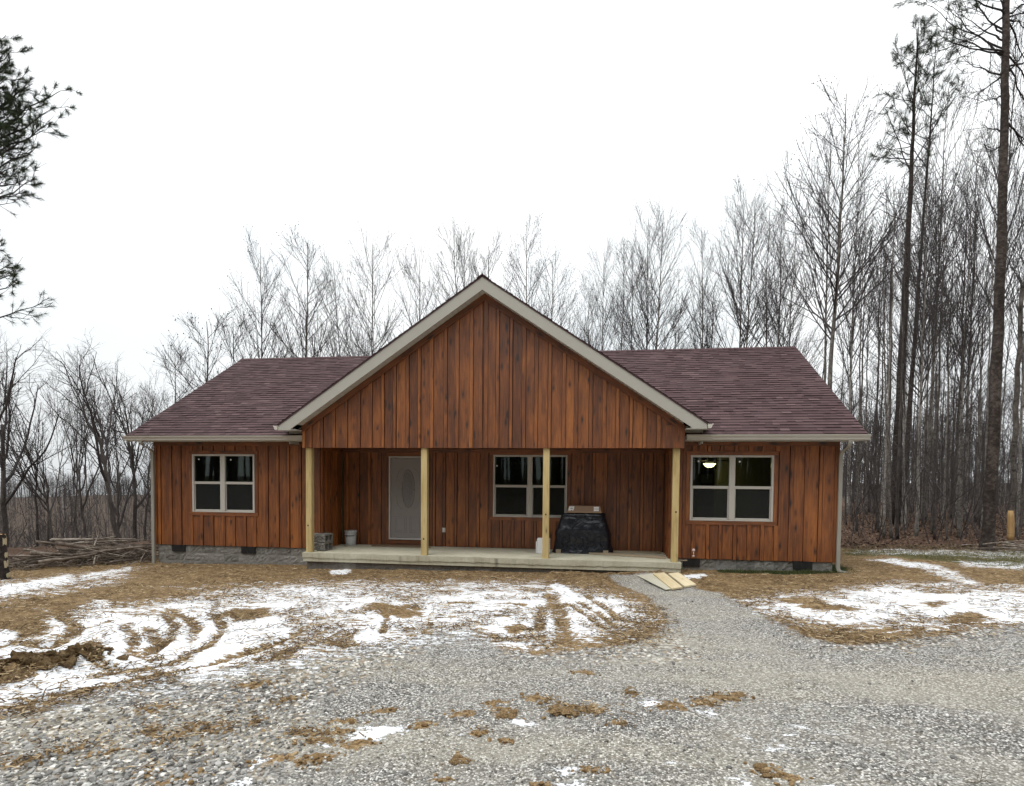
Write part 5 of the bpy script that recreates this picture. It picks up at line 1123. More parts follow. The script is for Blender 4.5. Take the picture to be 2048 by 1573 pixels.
HEROES = [
 ('bushy', 0, (412, 700), (410, 612), 42, 'low bare tree with many stems above the left end of the roof', 1.3),
 ('bushy', 1, (465, 700), (468, 625), 46, 'low pale bare tree filling the gap left of the lone slim trunk over the roof', 1.1),
 ('poplar', 2, (523, 700), (518, 468), 42, 'lone slim bare tree with one straight trunk above the left end of the ridge', .95),
 ('poplar', 5, (616, 705), (610, 468), 44, 'fuller bare tree with many raised limbs above the middle of the left ridge', 1.25),
 ('poplar', 3, (681, 700), (664, 505), 50, 'faint slim bare tree just right of the forked tree over the left ridge', .8),
 ('poplar', 1, (745, 690), (742, 455), 46, 'pale-trunked bare tree with a vase of branches above the left valley of the roof', 1.0),
 ('poplar', 4, (840, 640), (842, 470), 50, 'bare tree with a dark stem whose trunk meets the left rake of the gable', .95),
 ('poplar', 0, (911, 590), (905, 432), 52, 'tall bare tree rising left of the gable peak', .9),
 ('poplar', 3, (929, 580), (930, 462), 58, 'thin bare tree close behind the tall one left of the gable peak', .7),
 ('poplar', 2, (977, 550), (977, 456), 58, 'narrow bare tree standing straight above the gable peak', .9),
 ('poplar', 5, (1052, 590), (1048, 440), 52, 'bare tree with spreading crown just right of the gable peak', .95),
 ('poplar', 1, (1104, 640), (1100, 488), 56, 'low bare tree with slanting twigs over the right rake of the gable', .95),
 ('poplar', 2, (1177, 680), (1176, 540), 52, 'small faint bare tree where the right rake meets the ridge', .8),
 ('poplar', 0, (1205, 680), (1200, 478), 46, 'slim dark bare tree left of the crowded pair over the right ridge', .75),
 ('pole', 2, (1245, 680), (1243, 476), 38, 'dark twiggy bare tree, left one of the crowded pair over the right ridge', 1.25),
 ('pole', 0, (1262, 690), (1272, 490), 38, 'dark bare tree, right one of the crowded pair over the right ridge', 1.2),
 ('poplar', 4, (1293, 680), (1290, 404), 40, 'tall bare tree, left one of two straight black trunks over the right ridge', .78),
 ('poplar', 0, (1313, 680), (1330, 402), 40, 'tall bare tree, right one of two straight black trunks over the right ridge', .9),
 ('poplar', 5, (1408, 680), (1397, 444), 44, 'bare tree leaning a little left, alone above the right roof slope', .8),
 ('bushy', 2, (1425, 685), (1432, 575), 50, 'low bushy bare tree behind the left-leaning one above the right roof', .95),
 ('bushy', 0, (1350, 690), (1352, 600), 52, 'low twiggy bare tree right of the two straight black trunks', .8),
 ('poplar', 0, (1482, 660), (1480, 362), 37, 'tall bare tree, straight left trunk of the pair near the right end of the ridge', .85),
 ('poplar', 4, (1496, 660), (1512, 356), 37, 'tall bare tree, bending right trunk of the pair near the right end of the ridge', .85),
 ('pole', 4, (1533, 660), (1530, 400), 38, 'thin bare tree between the bending trunk and the roof end', 1.2),
 ('poplar', 3, (1560, 670), (1553, 412), 36, 'bare tree with crooked limbs just left of the right roof end', .85),
 ('poplar', 1, (1580, 670), (1592, 418), 40, 'bare tree with raised limbs rising straight over the right roof end', .8),
 ('poplar', 2, (1651, 640), (1658, 268), 31, 'bare tree standing left beside the tallest bare crown, right of the roof end', .85),
 ('poplar', 0, (1668, 640), (1692, 165), 30, 'tallest bare tree with a full round crown, trunk leaning right past the roof end', 1.25),
 ('poplar', 5, (1708, 640), (1716, 285), 31, 'bare tree with a forked stem right beside the tallest bare crown', .75),
 ('pole', 1, (1728, 640), (1732, 470), 33, 'short bare tree with fine twigs right of the forked stem', 1.1),
 ('pole', 3, (1760, 640), (1765, 440), 33, 'bare tree left of the broken snag beside the pine', 1.1),
 ('poplar', 3, (1848, 640), (1862, 300), 26, 'bare tree with a pale stem just right of the slim pine', .6),
 ('poplar', 2, (1858, 660), (1872, 420), 24, 'thin bare tree crossing behind the slim pine', .6),
 ('poplar', 4, (1872, 620), (1890, 130), 27, 'very tall bare tree leaning right beside the slim pine, crown against the sky', .72),
 ('pole', 2, (1901, 640), (1902, 440), 28, 'dark bare tree with a short bushy top between the slim pine and the giant pine', 1.3),
 ('mast', 4, (1925, 640), (1930, 330), 29, 'thin straight bare tree left of the pale one by the giant pine', 1.),
 ('poplar', 1, (1943, 640), (1954, 238), 27, 'tall pale-barked bare tree left of the giant pine', .72),
 ('poplar', 3, (2014, 400), (2038, 40), 24, 'bare tree rising close behind the giant pine', .72),
 ('poplar', 1, (1838, 900), (1850, 330), 20, 'stout mottled trunk at the front edge of the wood, right of the downspout', .85),
 ('poplar', 5, (1925, 900), (1938, 380), 19.5, 'stout grey trunk at the front edge of the wood, left of the giant pine', .85),
 ('mast', 1, (1717, 900), (1727, 420), 22, 'slim spotted trunk nearest the right corner of the house', 1.),
 ('mast', 0, (1770, 1000), (1775, 360), 20, 'slim dark trunk at the wood edge between the corner and the stout mottled trunk', 1.05),
 ('mast', 3, (1800, 900), (1822, 330), 19.5, 'slim twin-coloured trunk just left of the stout mottled trunk', 1.1),
 ('mast', 4, (1870, 1000), (1886, 380), 21, 'slim grey trunk just right of the stout mottled trunk', 1.1),
 ('mast', 2, (1980, 700), (1990, 300), 24, 'dark slim trunk half hidden by the giant pine', 1.1),
 ('poplar', 5, (2040, 900), (2052, 200), 20, 'grey trunk at the right edge of the picture beyond the broken snag', .6),
 # the left side
 ('oak', 0, (232, 1040), (170, 680), 21, 'dark bare tree forking low into two heavy limbs beyond the brush pile', .95),
 ('oak', 1, (268, 1040), (268, 690), 23, 'dark bare tree with a dense round crown between the forked tree and the house', .8),
 ('oak', 2, (293, 1040), (318, 740), 24, 'dark bare tree closest to the left house corner', .8),
 ('oak', 3, (172, 1040), (150, 760), 23, 'dark bare tree with crossing limbs left of the low-forked tree', .8),
 ('pole', 2, (150, 1040), (190, 700), 24, 'thin dark trunk leaning right behind the middle of the brush pile', 1.3),
 ('oak', 2, (72, 1040), (62, 720), 22, 'dark bare tree over the left half of the brush pile', .75),
 ('oak', 3, (105, 1085), (40, 800), 20, 'crooked bare tree with a trunk bent far to the left above the brush pile', .8),
 ('oak', 1, (6, 1000), (20, 600), 20, 'tall dark bare tree at the left picture edge under the pine branches', .85),
 ('oak', 0, (-40, 1000), (-10, 640), 18, 'dark bare tree standing just outside the left edge with limbs reaching in', .9),
 ('bushy', 1, (350, 860), (352, 690), 34, 'pale bare tree peeping over the lower left roof slope', 1.1),
 ('bushy', 2, (320, 900), (300, 760), 30, 'slight bare tree in the gap beside the left gutter end', .9),
]
for h in HEROES: hero(h[0], h[1], h[2], h[3], h[4], h[5], h[6])
# thinner trees that fill the wood; nothing tells one from the next
def fill(n, pxr, Dr, Hr, kinds, label, group, test=None, wide=(1., 1.3)):
    m = 0; rs = np.random.default_rng(abs(int(pxr[0]))+n)
    while m < n:
        px = pxr[0]+(pxr[1]-pxr[0])*rs.random(); D = 1/(1/Dr[0]+rs.random()*(1/Dr[1]-1/Dr[0])) if rs.random() < .6 else Dr[0]+(Dr[1]-Dr[0])*rs.random()
        p = at_d(px, 960, D)
        if test and not test(p): continue
        kd = kinds[rs.integers(len(kinds))]; zb = float(ground_z(p[0], p[1]))
        Hh = at_d(px, Hr[0]+(Hr[1]-Hr[0])*rs.random(), D)[2]-zb; Hh = max(3., Hh*(.6 if kd == 'sapling' else 1))
        bare_tree(kd, int(rs.integers(5)), (p[0], p[1], zb), Hh, wide[0]+(wide[1]-wide[0])*rs.random(), (rs.normal()*.025, rs.normal()*.03), label, group, 'slender_tree'); m += 1
fill(78, (1690, 2075), (18.5, 42), (480, 860), ['mast', 'mast', 'mast', 'mast', 'sapling'], 'thin bare trunk among many in the wood right of the house', 'thin trunks of the wood at the right', lambda p: p[0] > 8.2 and p[1] > 4.6)
fill(12, (380, 1680), (46, 70), (600, 700), ['pole', 'bushy', 'pole'], 'faint thin bare tree in the row far behind the roof', 'faint thin trees far behind the roof', None, (.8, 1.1))
fill(22, (-60, 330), (22, 45), (690, 900), ['mast', 'pole', 'oak', 'sapling'], 'thin bare tree on the bank beyond the brush pile', 'thin trees on the bank at the left', lambda p: -(p[0]+10.6)*.72+(p[1]-1.0)*.69 > 1.5, (.7, 1.))
# broken snags
def snag(pv, top, D, r, label, peel=None):
    p = at_d(pv[0], pv[1], D); zb = float(ground_z(p[0], p[1])); q = at_d(top[0], top[1], D); Hh = q[2]-zb; rs = np.random.default_rng(int(top[0]))
    t_ = thing('broken_snag', label, 'dead tree', (p[0], p[1], zb-.05)); b = MB(); off = (q-p)@CR; z = np.linspace(0, Hh, 14)
    f = (z-(p[2]-zb))/max(Hh-(p[2]-zb), .1); P = np.stack([CR[0]*off*f+rs.normal(size=14)*.015, CR[1]*off*f+rs.normal(size=14)*.015, z], 1); R = r*(1.1-.35*z/Hh); b.tube(P, R, 9)
    for k_ in range(5): a = k_*1.25; b.tube([P[-1]+np.array([math.cos(a), math.sin(a), -.3])*R[-1]*.7, P[-1]+np.array([math.cos(a)*.5*R[-1], math.sin(a)*.5*R[-1], .15+.3*rs.random()])], [R[-1]*.35, .004], 4)
    b.obj('trunk', M['bark'], t_, True)
    if peel:
        b = MB(); z2 = np.linspace(peel[0], peel[1], 6); Pp = np.stack([np.interp(z2, z, P[:, 0]), np.interp(z2, z, P[:, 1]), z2], 1); Rp = np.interp(z2, z, R)*np.array([1.05, 1.09, 1.07, 1.1, 1.04, .86]); Pp = Pp-np.array([CF[0], CF[1], 0])*.02-np.array([CR[0], CR[1], 0])*.02; b.tube(Pp, Rp, 9); b.obj('peeled_wood', M['peeled'], t_, True)
snag((1781, 690), (1780, 540), 30, .085, 'thin dead snag with a snapped top against the sky left of the slim pine')
snag((2024, 1000), (2030, 580), 17.5, .075, 'tall snapped snag right of the giant pine, bark stripped pale orange near the ground', (.15, 1.05))

# ------------------------------------------------------------------ pines
def tufts(b, T, D, n, L, rs, w=.007):
    """needle tufts: T (N,3) positions, D (N,3) directions"""
    N = len(T); d = D[:, None]+rs.normal(size=(N, n, 3))*.62; d /= np.linalg.norm(d, axis=2, keepdims=True); l = L*(.7+.5*rs.random((N, n, 1)))
    back = -D[:, None]*rs.random((N, n, 1))*L*.9; s_ = np.cross(d, rs.normal(size=(N, n, 3))); s_ /= np.linalg.norm(s_, axis=2, keepdims=True)
    o = T[:, None]+back; V = np.stack([o-s_*w*.5, o+s_*w*.5, o+d*l+np.array([0, 0, -.1])*l], 2).reshape(-1, 3); b.add(V, np.arange(len(V)).reshape(-1, 3), None, rs.random(N*n))
def pine_boughs(c, nd, P1, R1, rs, per=7, n=46, L=.17, tw=1., dens=1., t0=.35):
    P2, R2 = sprout(P1, R1, per, t0, 1., rad(42), .2, lambda t, l: (.22+.30*l*(1.15-t))*tw, .10, 5, .05, .6, rs, .007, .45)
    P3, R3 = sprout(P2, R2, 3, .3, 1., rad(40), .2, lambda t, l: .14+.30*l, .12, 3, .05, .7, rs, .005, .6)
    c.tubes(P1, R1, 6); c.tubes(P2, R2, 4); c.tubes(P3, R3, 3, False)
    for P in (P1, P2, P3):
        T = P[:, -1]; D = P[:, -1]-P[:, -2]; k = rs.random(len(T)) < dens
        if k.any(): D = D[k]/np.linalg.norm(D[k], axis=1, keepdims=True); tufts(nd, T[k], D, n, L, rs)
def bough(p0, p1, sag, k, rs, wig=.02):
    p0, p1 = np.array(p0), np.array(p1); s_ = np.linspace(0, 1, k)[:, None]; L = np.linalg.norm(p1-p0)
    Q = p0*(1-s_)+p1*s_+np.array([0, 0, -1.])*sag*L*4*s_*(1-s_); W = rs.normal(size=(k, 3))*wig*L; W[0] = W[-1] = 0; return Q+W
# pine reaching in at the upper left
rs = np.random.default_rng(41); D0 = 13.0; tp = at_d(-118, 500, D0); zb = float(ground_z(tp[0], tp[1]))
pt = thing('pine_tree', 'green pine at the left edge, only its needled boughs reaching into the sky', 'pine tree', (0, 0, 0))
zz = np.linspace(zb-.1, 13.0, 18); Pt = np.stack([tp[0]+rs.normal(size=18)*.03, tp[1]+rs.normal(size=18)*.03, zz], 1); b = MB(); b.tube(Pt, .24*(1.05-.78*(zz-zb)/(13-zb)), 10); b.obj('trunk', M['pinebark'], pt, True)
c, nd = MB(), MB()
TIPS = [(128, 182, 300), (118, 214, 320), (96, 260, 340), (72, 168, 270), (52, 190, 260), (110, 244, 350), (84, 290, 380), (30, 100, 200), (18, 128, 220), (22, 156, 230), (76, 358, 430), (40, 330, 400), (14, 250, 330), (30, 210, 280), (52, 538, 590), (40, 560, 600), (24, 530, 580), (12, 480, 540), (50, 270, 330), (8, 80, 180), (6, 180, 260), (16, 205, 270), (10, 225, 300), (34, 240, 310), (44, 215, 290), (12, 275, 350), (4, 120, 210), (60, 225, 300), (20, 300, 380), (2, 330, 420)]
P1, R1 = [], []
for q, (a, e, sy) in enumerate(TIPS):
    D = D0+(rs.random()-.5)*1.6; tip = at_d(a-7, e, D); base = np.array([tp[0], tp[1], at_d(-118, sy, D0)[2]]); P1.append(bough(base, tip, .06, 9, rs, .012)); L = np.linalg.norm(tip-base); R1.append(np.linspace(.014+.008*L, .006, 9))
pine_boughs(c, nd, np.array(P1[:14]+P1[18:]), np.array(R1[:14]+R1[18:]), rs, 5, 80, .145, .75, .6, .5); pine_boughs(c, nd, np.array(P1[14:18]), np.array(R1[14:18]), rs, 4, 60, .13, .55, .6, .55)
P1, R1 = [], []
for q in range(16):
    a = rs.random()*6.28; z = 5+7.5*q/16; L = 2.2*(1-.5*q/16); base = np.array([tp[0], tp[1], z]); P1.append(bough(base, base+np.array([math.cos(a)*L-.5, math.sin(a)*L, L*.45]), .05, 9, rs)); R1.append(np.linspace(.03, .006, 9))
pine_boughs(c, nd, np.array(P1), np.array(R1), rs, 6, 30, .16, .8, .7)
c.obj('branches', M['dtwig'], pt); nd.obj('needles', M['needle'], pt)
# giant pine at the right
rs = np.random.default_rng(43); D0 = 16.2; bp = at_d(1975, 1098, D0); zb = float(ground_z(bp[0], bp[1])); q1 = at_d(2016, 0, D0)
pt = thing('pine_tree', 'giant pine with a thick scaly trunk running out of the top right of the picture', 'pine tree', (0, 0, 0))
zt = 21.; zz = np.linspace(zb-.12, zt, 40); f = (zz-zb)/(q1[2]-zb); _d = bp.copy(); _d[2] = q1[2]; _q = project(_d); ox = (2013-_q[0])*_q[2]/CAM['f']*f+.10*np.sin(np.clip(f, 0, 1)*math.pi)
Pt = np.stack([bp[0]+CR[0]*ox, bp[1]+CR[1]*ox, zz], 1); Pt[1:, :2] += rs.normal(size=(39, 2))*.006
Rt = np.interp(zz, [zb-.12, zb+.2, zb+.7, 7, 14.5, zt], [.225, .165, .14, .112, .075, .035]); b = MB()
# rough plated bark: ring radii broken up
th = np.linspace(0, 2*math.pi, 22, endpoint=False); nz = 260; zq = np.linspace(zb-.12, zt, nz); cx = np.interp(zq, zz, Pt[:, 0]); cy = np.interp(zq, zz, Pt[:, 1]); r = np.interp(zq, zz, Rt)
rr_ = r[:, None]*(1+.26*(fbm(np.broadcast_to(np.cos(th)*3+np.sin(th)*2+9, (nz, 22)), np.broadcast_to(zq[:, None], (nz, 22)), 3.4, 4, 77)-.5))
V = np.stack([cx[:, None]+rr_*np.cos(th), cy[:, None]+rr_*np.sin(th), np.broadcast_to(zq[:, None], (nz, 22))], -1).reshape(-1, 3); i_ = np.arange(nz-1)[:, None]*22; j_ = np.arange(22)[None]; b.add(V, np.stack([i_+j_, i_+(j_+1) % 22, i_+22+(j_+1) % 22, i_+22+j_], -1).reshape(-1, 4), None, .5)
b.obj('trunk', M['pinebark'], pt, True)
c, nd = MB(), MB()
axp = lambda z: np.array([np.interp(z, zz, Pt[:, 0]), np.interp(z, zz, Pt[:, 1]), z])
zpx = lambda py: at_d(2005, py, D0)[2]
live = [((1892, 14), 140), ((1930, -25), 95), ((1880, 62), 130), ((1990, -30), 60), ((2080, -20), 60), ((1900, -30), 60), ((2100, 100), 160), ((1950, 10), 100), ((1925, 30), 110)]
P1, R1 = [], []
for (a, e), sy in live:
    D = D0+(rs.random()-.5)*2; tip = at_d(a, e, D); base = axp(zpx(sy)); P1.append(bough(base, tip, .03, 9, rs, .010)); R1.append(np.linspace(.028, .006, 9))
pine_boughs(c, nd, np.array(P1), np.array(R1), rs, 6, 40, .17, .9, .42, .4)
P1, R1 = [], []
for (a, e), sy in [((1862, 12), 125), ((1874, 70), 135), ((1930, 122), 175), ((1950, 190), 170), ((2080, 60), 170), ((2090, 190), 130), ((2085, 250), 140), ((2070, 290), 262), ((1968, 200), 208), ((1980, 305), 302), ((1966, 250), 280), ((2090, 340), 250), ((2060, 130), 60), ((1912, 92), 60), ((2075, 12), 60)]:
    D = D0+(rs.random()-.5)*1.6; P1.append(bough(axp(zpx(sy)), at_d(a, e, D), .05, 9, rs, .011)); R1.append(np.linspace(.026, .006, 9))
P1, R1 = np.array(P1), np.array(R1); P2, R2 = sprout(P1, R1, 6, .35, 1, rad(45), .25, lambda t, l: .2+.25*l, .05, 5, .06, .55, rs, .008, .4); P3, R3 = sprout(P2, R2, 3, .3, 1, rad(45), .25, lambda t, l: .12+.35*l, .05, 3, .06, .6, rs, .006, .5)
c.tubes(P1, R1, 6); c.tubes(P2, R2, 4); c.tubes(P3, R3, 3, False)
T = P2[:, -1]; k = (rs.random(len(T)) < .10) & (T[:, 2] > zpx(120)); D_ = (P2[:, -1]-P2[:, -2])[k]
if k.any(): tufts(nd, T[k], D_/np.linalg.norm(D_, axis=1, keepdims=True), 34, .16, rs)
P1, R1 = [], []
for q in range(14):
    a = rs.random()*6.28; z = 14+6.5*q/14; L = 2.6*(1-.6*q/14); P1.append(bough(axp(z), axp(z)+np.array([math.cos(a)*L, math.sin(a)*L, L*.4]), .03, 9, rs)); R1.append(np.linspace(.04, .007, 9))
pine_boughs(c, nd, np.array(P1), np.array(R1), rs, 6, 30, .17, .9, .7)
c.obj('branches', M['dtwig'], pt); nd.obj('needles', M['needle'], pt)
# slim pines with tufted tops in the wood
def slim_pine(pv, top, D, label, r0, frac, seed, n1=40):
    rs = np.random.default_rng(seed); p = at_d(pv[0], pv[1], D); q = at_d(top[0], top[1], D); zb = float(ground_z(p[0], p[1])); Hh = q[2]-zb; off = (q-p)@CR; hp = p[2]-zb
    t_ = thing('pine_tree', label, 'pine tree', (p[0], p[1], zb-.05)); z = np.linspace(0, Hh, 30); f = (z-hp)/(Hh-hp)
    P = np.stack([CR[0]*off*f, CR[1]*off*f, z], 1)+np.cumsum(rs.normal(size=(30, 3))*np.array([.012, .012, 0]), 0); R = r0*(1.08-.96*(z/Hh)**1.1); b = MB(); b.tube(P, R, 8); b.obj('trunk', M['pinebark'], t_, True)
    c, nd = MB(), MB(); P1, R1 = sprout(P[None], R[None], n1, frac, .99, rad(52), .15, lambda t, l: Hh*(.022+.072*np.minimum(1, (1-t)/(1-frac)*1.25)), .16, 7, .03, .5, rs, .011, .4)
    dead, Rd = sprout(P[None], R[None], 16, frac-.28, frac, rad(72), .2, lambda t, l: .5+1.5*rs.random(len(t)), .1, 5, .05, .3, rs, .010, .4); c.tubes(dead, Rd, 4)
    pine_boughs(c, nd, P1, R1, rs, 4, 44, .24, .8, .5, .45); c.obj('branches', M['dtwig'], t_); nd.obj('needles', M['needle'], t_)
slim_pine((1810, 650), (1828, 66), 25, 'slim pine with a needled pointed top, tallest tree right of the roof', .19, .70, 51, 34)
slim_pine((1833, 620), (1858, 98), 26.5, 'second slim pine with sparse tufts close behind the pointed one', .11, .74, 52, 26)
print('trees done')

# ------------------------------------------------------------------ far wood, undergrowth
def far_wood(name, pos, Hs, rs, detail=1, kind='stuff', mat='twig'):
    n = len(pos); b = MB(); k = 6; z = np.linspace(0, 1, k)
    P = np.zeros((n, k, 3)); P[:, :, 2] = z[None]*Hs[:, None]; P[:, 1:, :2] = np.cumsum(rs.normal(size=(n, k-1, 2))*.012, 1)*Hs[:, None, None]; P += pos[:, None]
    R = (Hs*.0075)[:, None]*(1.1-.85*z)[None]; b.tubes(P, R, 4, False)
    P1, R1 = sprout(P, R, 9*detail, .35, .98, rad(40), .15, lambda t, l: l*(.06+.22*(1.05-t)), .25, 4, .03, .5, rs, .012, .4); b.tubes(P1, R1, 3, False)
    P2, R2 = sprout(P1, R1, 4, .2, 1, rad(38), .2, lambda t, l: l*(.2+.3*(1-t)), .15, 3, .03, .6, rs, .012, .5); b.tubes(P2, R2, 3, False)
    o = b.obj(name, M[mat], None); o['kind'] = kind; return o
rs = np.random.default_rng(61)
def rand_pos(n, pxr, Dr, test=None):
    out = []
    while len(out) < n:
        px = pxr[0]+(pxr[1]-pxr[0])*rs.random(); D = math.sqrt(Dr[0]**2+(Dr[1]**2-Dr[0]**2)*rs.random()); p = at_d(px, 960, D)
        if test is None or test(p): out.append((p[0], p[1], float(ground_z(p[0], p[1]))-.1))
    return np.array(out)
pos = rand_pos(420, (1640, 2260), (34, 105), lambda p: p[0] > 9); far_wood('distant_wood', pos, 7+5*rs.random(len(pos)), rs, 1)
pos = rand_pos(150, (-260, 420), (34, 85), lambda p: -(p[0]+10.6)*.72+(p[1]-1)*.69 > 6); far_wood('distant_wood', pos, 5+4*rs.random(len(pos)), rs, 1)
pos = rand_pos(2600, (-300, 520), (90, 400)); far_wood('distant_wood', pos, 9+4*rs.random(len(pos)), rs, 1)
a = hd+math.pi+(rs.random(1000)-.5)*3.4; r = 18+50*rs.random(1000); xx, yy = CO[0]+r*np.cos(a), CO[1]+r*np.sin(a)
far_wood('distant_wood', np.stack([xx, yy, ground_z(xx, yy)-.1], 1), 15+9*rs.random(1000), rs, 1)
def brush(name, pos, h0, h1, mat, per=5):
    n = len(pos); k = 4; H_ = h0+(h1-h0)*rs.random(n)**1.8; z = np.linspace(0, 1, k); P = np.zeros((n, k, 3)); P[:, :, 2] = z*H_[:, None]; P[:, 1:, :2] = np.cumsum(rs.normal(size=(n, k-1, 2))*.09, 1)*H_[:, None, None]; P += pos[:, None]
    R = (.004+.0035*H_)[:, None]*(1.1-.7*z)[None]; b = MB(); b.tubes(P, R, 3, False); P1, R1 = sprout(P, R, per, .2, 1, rad(42), .25, lambda t, l: l*(.2+.25*(1-t)), .1, 3, .06, .6, rs, .0045, .5); b.tubes(P1, R1, 3, False)
    P2, R2 = sprout(P1, R1, 2, .2, 1, rad(42), .25, lambda t, l: l*.4, .1, 3, .06, .6, rs, .004, .5); b.tubes(P2, R2, 3, False)
    o = b.obj(name, M[mat], None); o['kind'] = 'stuff'; return o
def near_pos(n, pxr, Dr, test): 
    p = rand_pos(n, pxr, Dr, test); return p
brush('undergrowth', near_pos(520, (1688, 2120), (17.5, 44), lambda p: p[1]+.05*p[0] > 4.6 and p[0] > 8), .4, 4.5, 'twig')
brush('undergrowth', near_pos(300, (-120, 330), (17, 40), lambda p: -(p[0]+10.6)*.72+(p[1]-1)*.69 > .9 and p[0] < -9), .4, 2.6, 'twig')
# fallen leaves and twigs on the floor of the wood
x = 8+26*RNG.random(26000); y = 4.2+16*RNG.random(26000); gi = grid_lookup(x, y); k = A['leaf'][gi] > .3; x, y, gi = x[k], y[k], gi[k]; n = len(x)
M['leaves'] = mat_rnd('fallen_leaves', [(0, (.03, .018, .012)), (.5, (.10, .058, .04)), (1, (.22, .15, .10))])
tv = np.array([(-.5, -.3, 0), (.5, -.3, .15), (.5, .3, .0), (-.5, .3, .2)], float); s_ = .035+.045*RNG.random(n)
scatter('fallen_leaves', tv, np.array([(0, 1, 2, 3)]), np.stack([x, y, VG[gi, 2]+.02+.03*RNG.random(n)], 1), np.stack([s_, s_, s_], 1), rotmats(n, .5), RNG.random(n), M['leaves'])

# ------------------------------------------------------------------ brush piles: felled branches, each its own thing
def branch_mesh(seed, L, r, crook, forks):
    rs_ = np.random.default_rng(seed); k = 9; s_ = np.linspace(0, 1, k); P = np.stack([s_*L-L/2, np.cumsum(rs_.normal(size=k))*crook*L, np.cumsum(rs_.normal(size=k))*crook*L*.6], 1); P[:, 1:] -= P[:, 1:].mean(0)
    R = r*(1-.6*s_); b = MB(); b.tubes(P[None], R[None], 7)
    if forks:
        P1, R1 = sprout(P[None], R[None], forks, .35, .95, rad(32), .15, lambda t, l: l*(.15+.25*(1-t)), .0, 5, .04, .65, rs_, .008, .4); b.tubes(P1, R1, 5)
        P2, R2 = sprout(P1, R1, 2, .3, .95, rad(35), .15, lambda t, l: l*.4, .0, 4, .05, .65, rs_, .005, .4); b.tubes(P2, R2, 4)
    return b.mesh('branch', M['log'], True)
BR = [branch_mesh(300+q, 1.0, (.018, .024, .03, .014, .04, .02, .012, .028)[q], (.006, .012, .008, .02, .004, .016, .02, .01)[q], (0, 2, 0, 4, 0, 3, 4, 1)[q]) for q in range(8)]
def lay(p, q, me, label, group, roll=0., thick=1.):
    p, q = Vector(p), Vector(q); d = q-p; L = d.length; o = bpy.data.objects.new('felled_branch', BR[me % 8]); COL.objects.link(o); o.location = (p+q)/2
    o.rotation_mode = 'QUATERNION'; from mathutils import Quaternion
    o.rotation_quaternion = d.to_track_quat('X', 'Z') @ Quaternion((1, 0, 0), roll); s_ = thick*L**.5; o.scale = (L, s_*1.3, s_*1.3); tag(o, label, 'branch', group); return o
rs = np.random.default_rng(71)
A0 = ground_pt(20, 1143); A1 = ground_pt(300, 1126)
dA = A1-A0; LA = np.linalg.norm(dA); uA = dA/LA; nA_ = np.array([-uA[1], uA[0], 0]); nA_ = nA_ if nA_@CF > 0 else -nA_
G1 = 'felled branches of the brush pile at the left'
def pile_pt(s_, d, h): p = A0+uA*s_*LA+nA_*d; return np.array([p[0], p[1], float(ground_z(p[0], p[1]))+h])
def pile_h(s_, d): return .46*math.exp(-((s_-.62)/.36)**2)*math.exp(-((d-.9)/.8)**2)+.20*math.exp(-((d-.7)/.7)**2)
SP = [((110, 1086), (226, 1104), 1.6, 4, 'long pale branch sticking out highest from the brush pile'), ((47, 1101), (152, 1111), 1.3, 2, 'pale branch end jutting left from the middle of the brush pile'), ((12, 1111), (130, 1115), 1.0, 0, 'grey branch jutting out at the left end of the brush pile'), ((60, 1107), (152, 1112), 1.7, 4, 'thick pale barkless branch in the upper left of the brush pile'), ((258, 1094), (308, 1107), 1.6, 4, 'dark-edged log sloping down behind the left downspout'), ((16, 1143), (112, 1141), 1.1, 2, 'lowest grey log lying along the ground at the front left of the brush pile'), ((48, 1131), (130, 1130), 1.1, 0, 'straight grey branch low in the front of the brush pile'), ((84, 1112), (240, 1135), .9, 1, 'long thin branch slanting down to the right across the brush pile'), ((250, 1113), (310, 1108), 1.3, 2, 'pale log lying level beside the left downspout'), ((256, 1128), (308, 1126), 1.2, 2, 'pale log on the ground beside the left downspout')]
for a, e, th, me, lab in SP:
    P = []
    for px, py in (a, e):
        s_ = (px-20)/280; d = .25+.25*rs.random(); g = A0+uA*s_*LA+nA_*d; D = (g-CO)@CF/(ray(px, py)@CF); P.append(at_d(px, py, D))
    lay(P[0], P[1], me, lab, G1, rs.random()*6, th*.62)
for q in range(96):
    s_ = rs.random()*1.06-.04; d = .1+1.7*rs.random(); h = pile_h(s_, d)*rs.random()**.7+.03; L = .6+2.0*rs.random()**1.5; a = rs.normal()*.38+(.0 if rs.random() < .8 else 1.2); t_ = uA*math.cos(a)+nA_*math.sin(a); t_ = t_+np.array([0, 0, rs.normal()*.14]); c = pile_pt(s_, d, h)
    p, e = c-t_*L/2, c+t_*L/2
    for v in (p, e): v[2] = max(v[2], float(ground_z(v[0], v[1]))+.02)
    lay(p, e, int(rs.integers(8)), 'tangled grey branch lying in the brush pile left of the house', G1, rs.random()*6, .30+.42*rs.random())
pos = []
for q in range(420):
    s_, d = rs.random()*1.05-.02, 1.9*rs.random(); pos.append(pile_pt(s_, d, pile_h(s_, d)*rs.random()*.9))
pos = np.array(pos); n = len(pos); dr_ = rs.normal(size=(n, 3)); dr_[:, 2] *= .25; dr_ /= np.linalg.norm(dr_, axis=1, keepdims=True); L = .2+.6*rs.random(n)
P = pos[:, None]+dr_[:, None]*L[:, None, None]*np.linspace(-.5, .5, 4)[None, :, None]+rs.normal(size=(n, 4, 3))*.02; b = MB(); b.tubes(P, np.full((n, 4), .006)+.006*rs.random((n, 1)), 3); o = b.obj('brushwood', M['log']); o['kind'] = 'stuff'
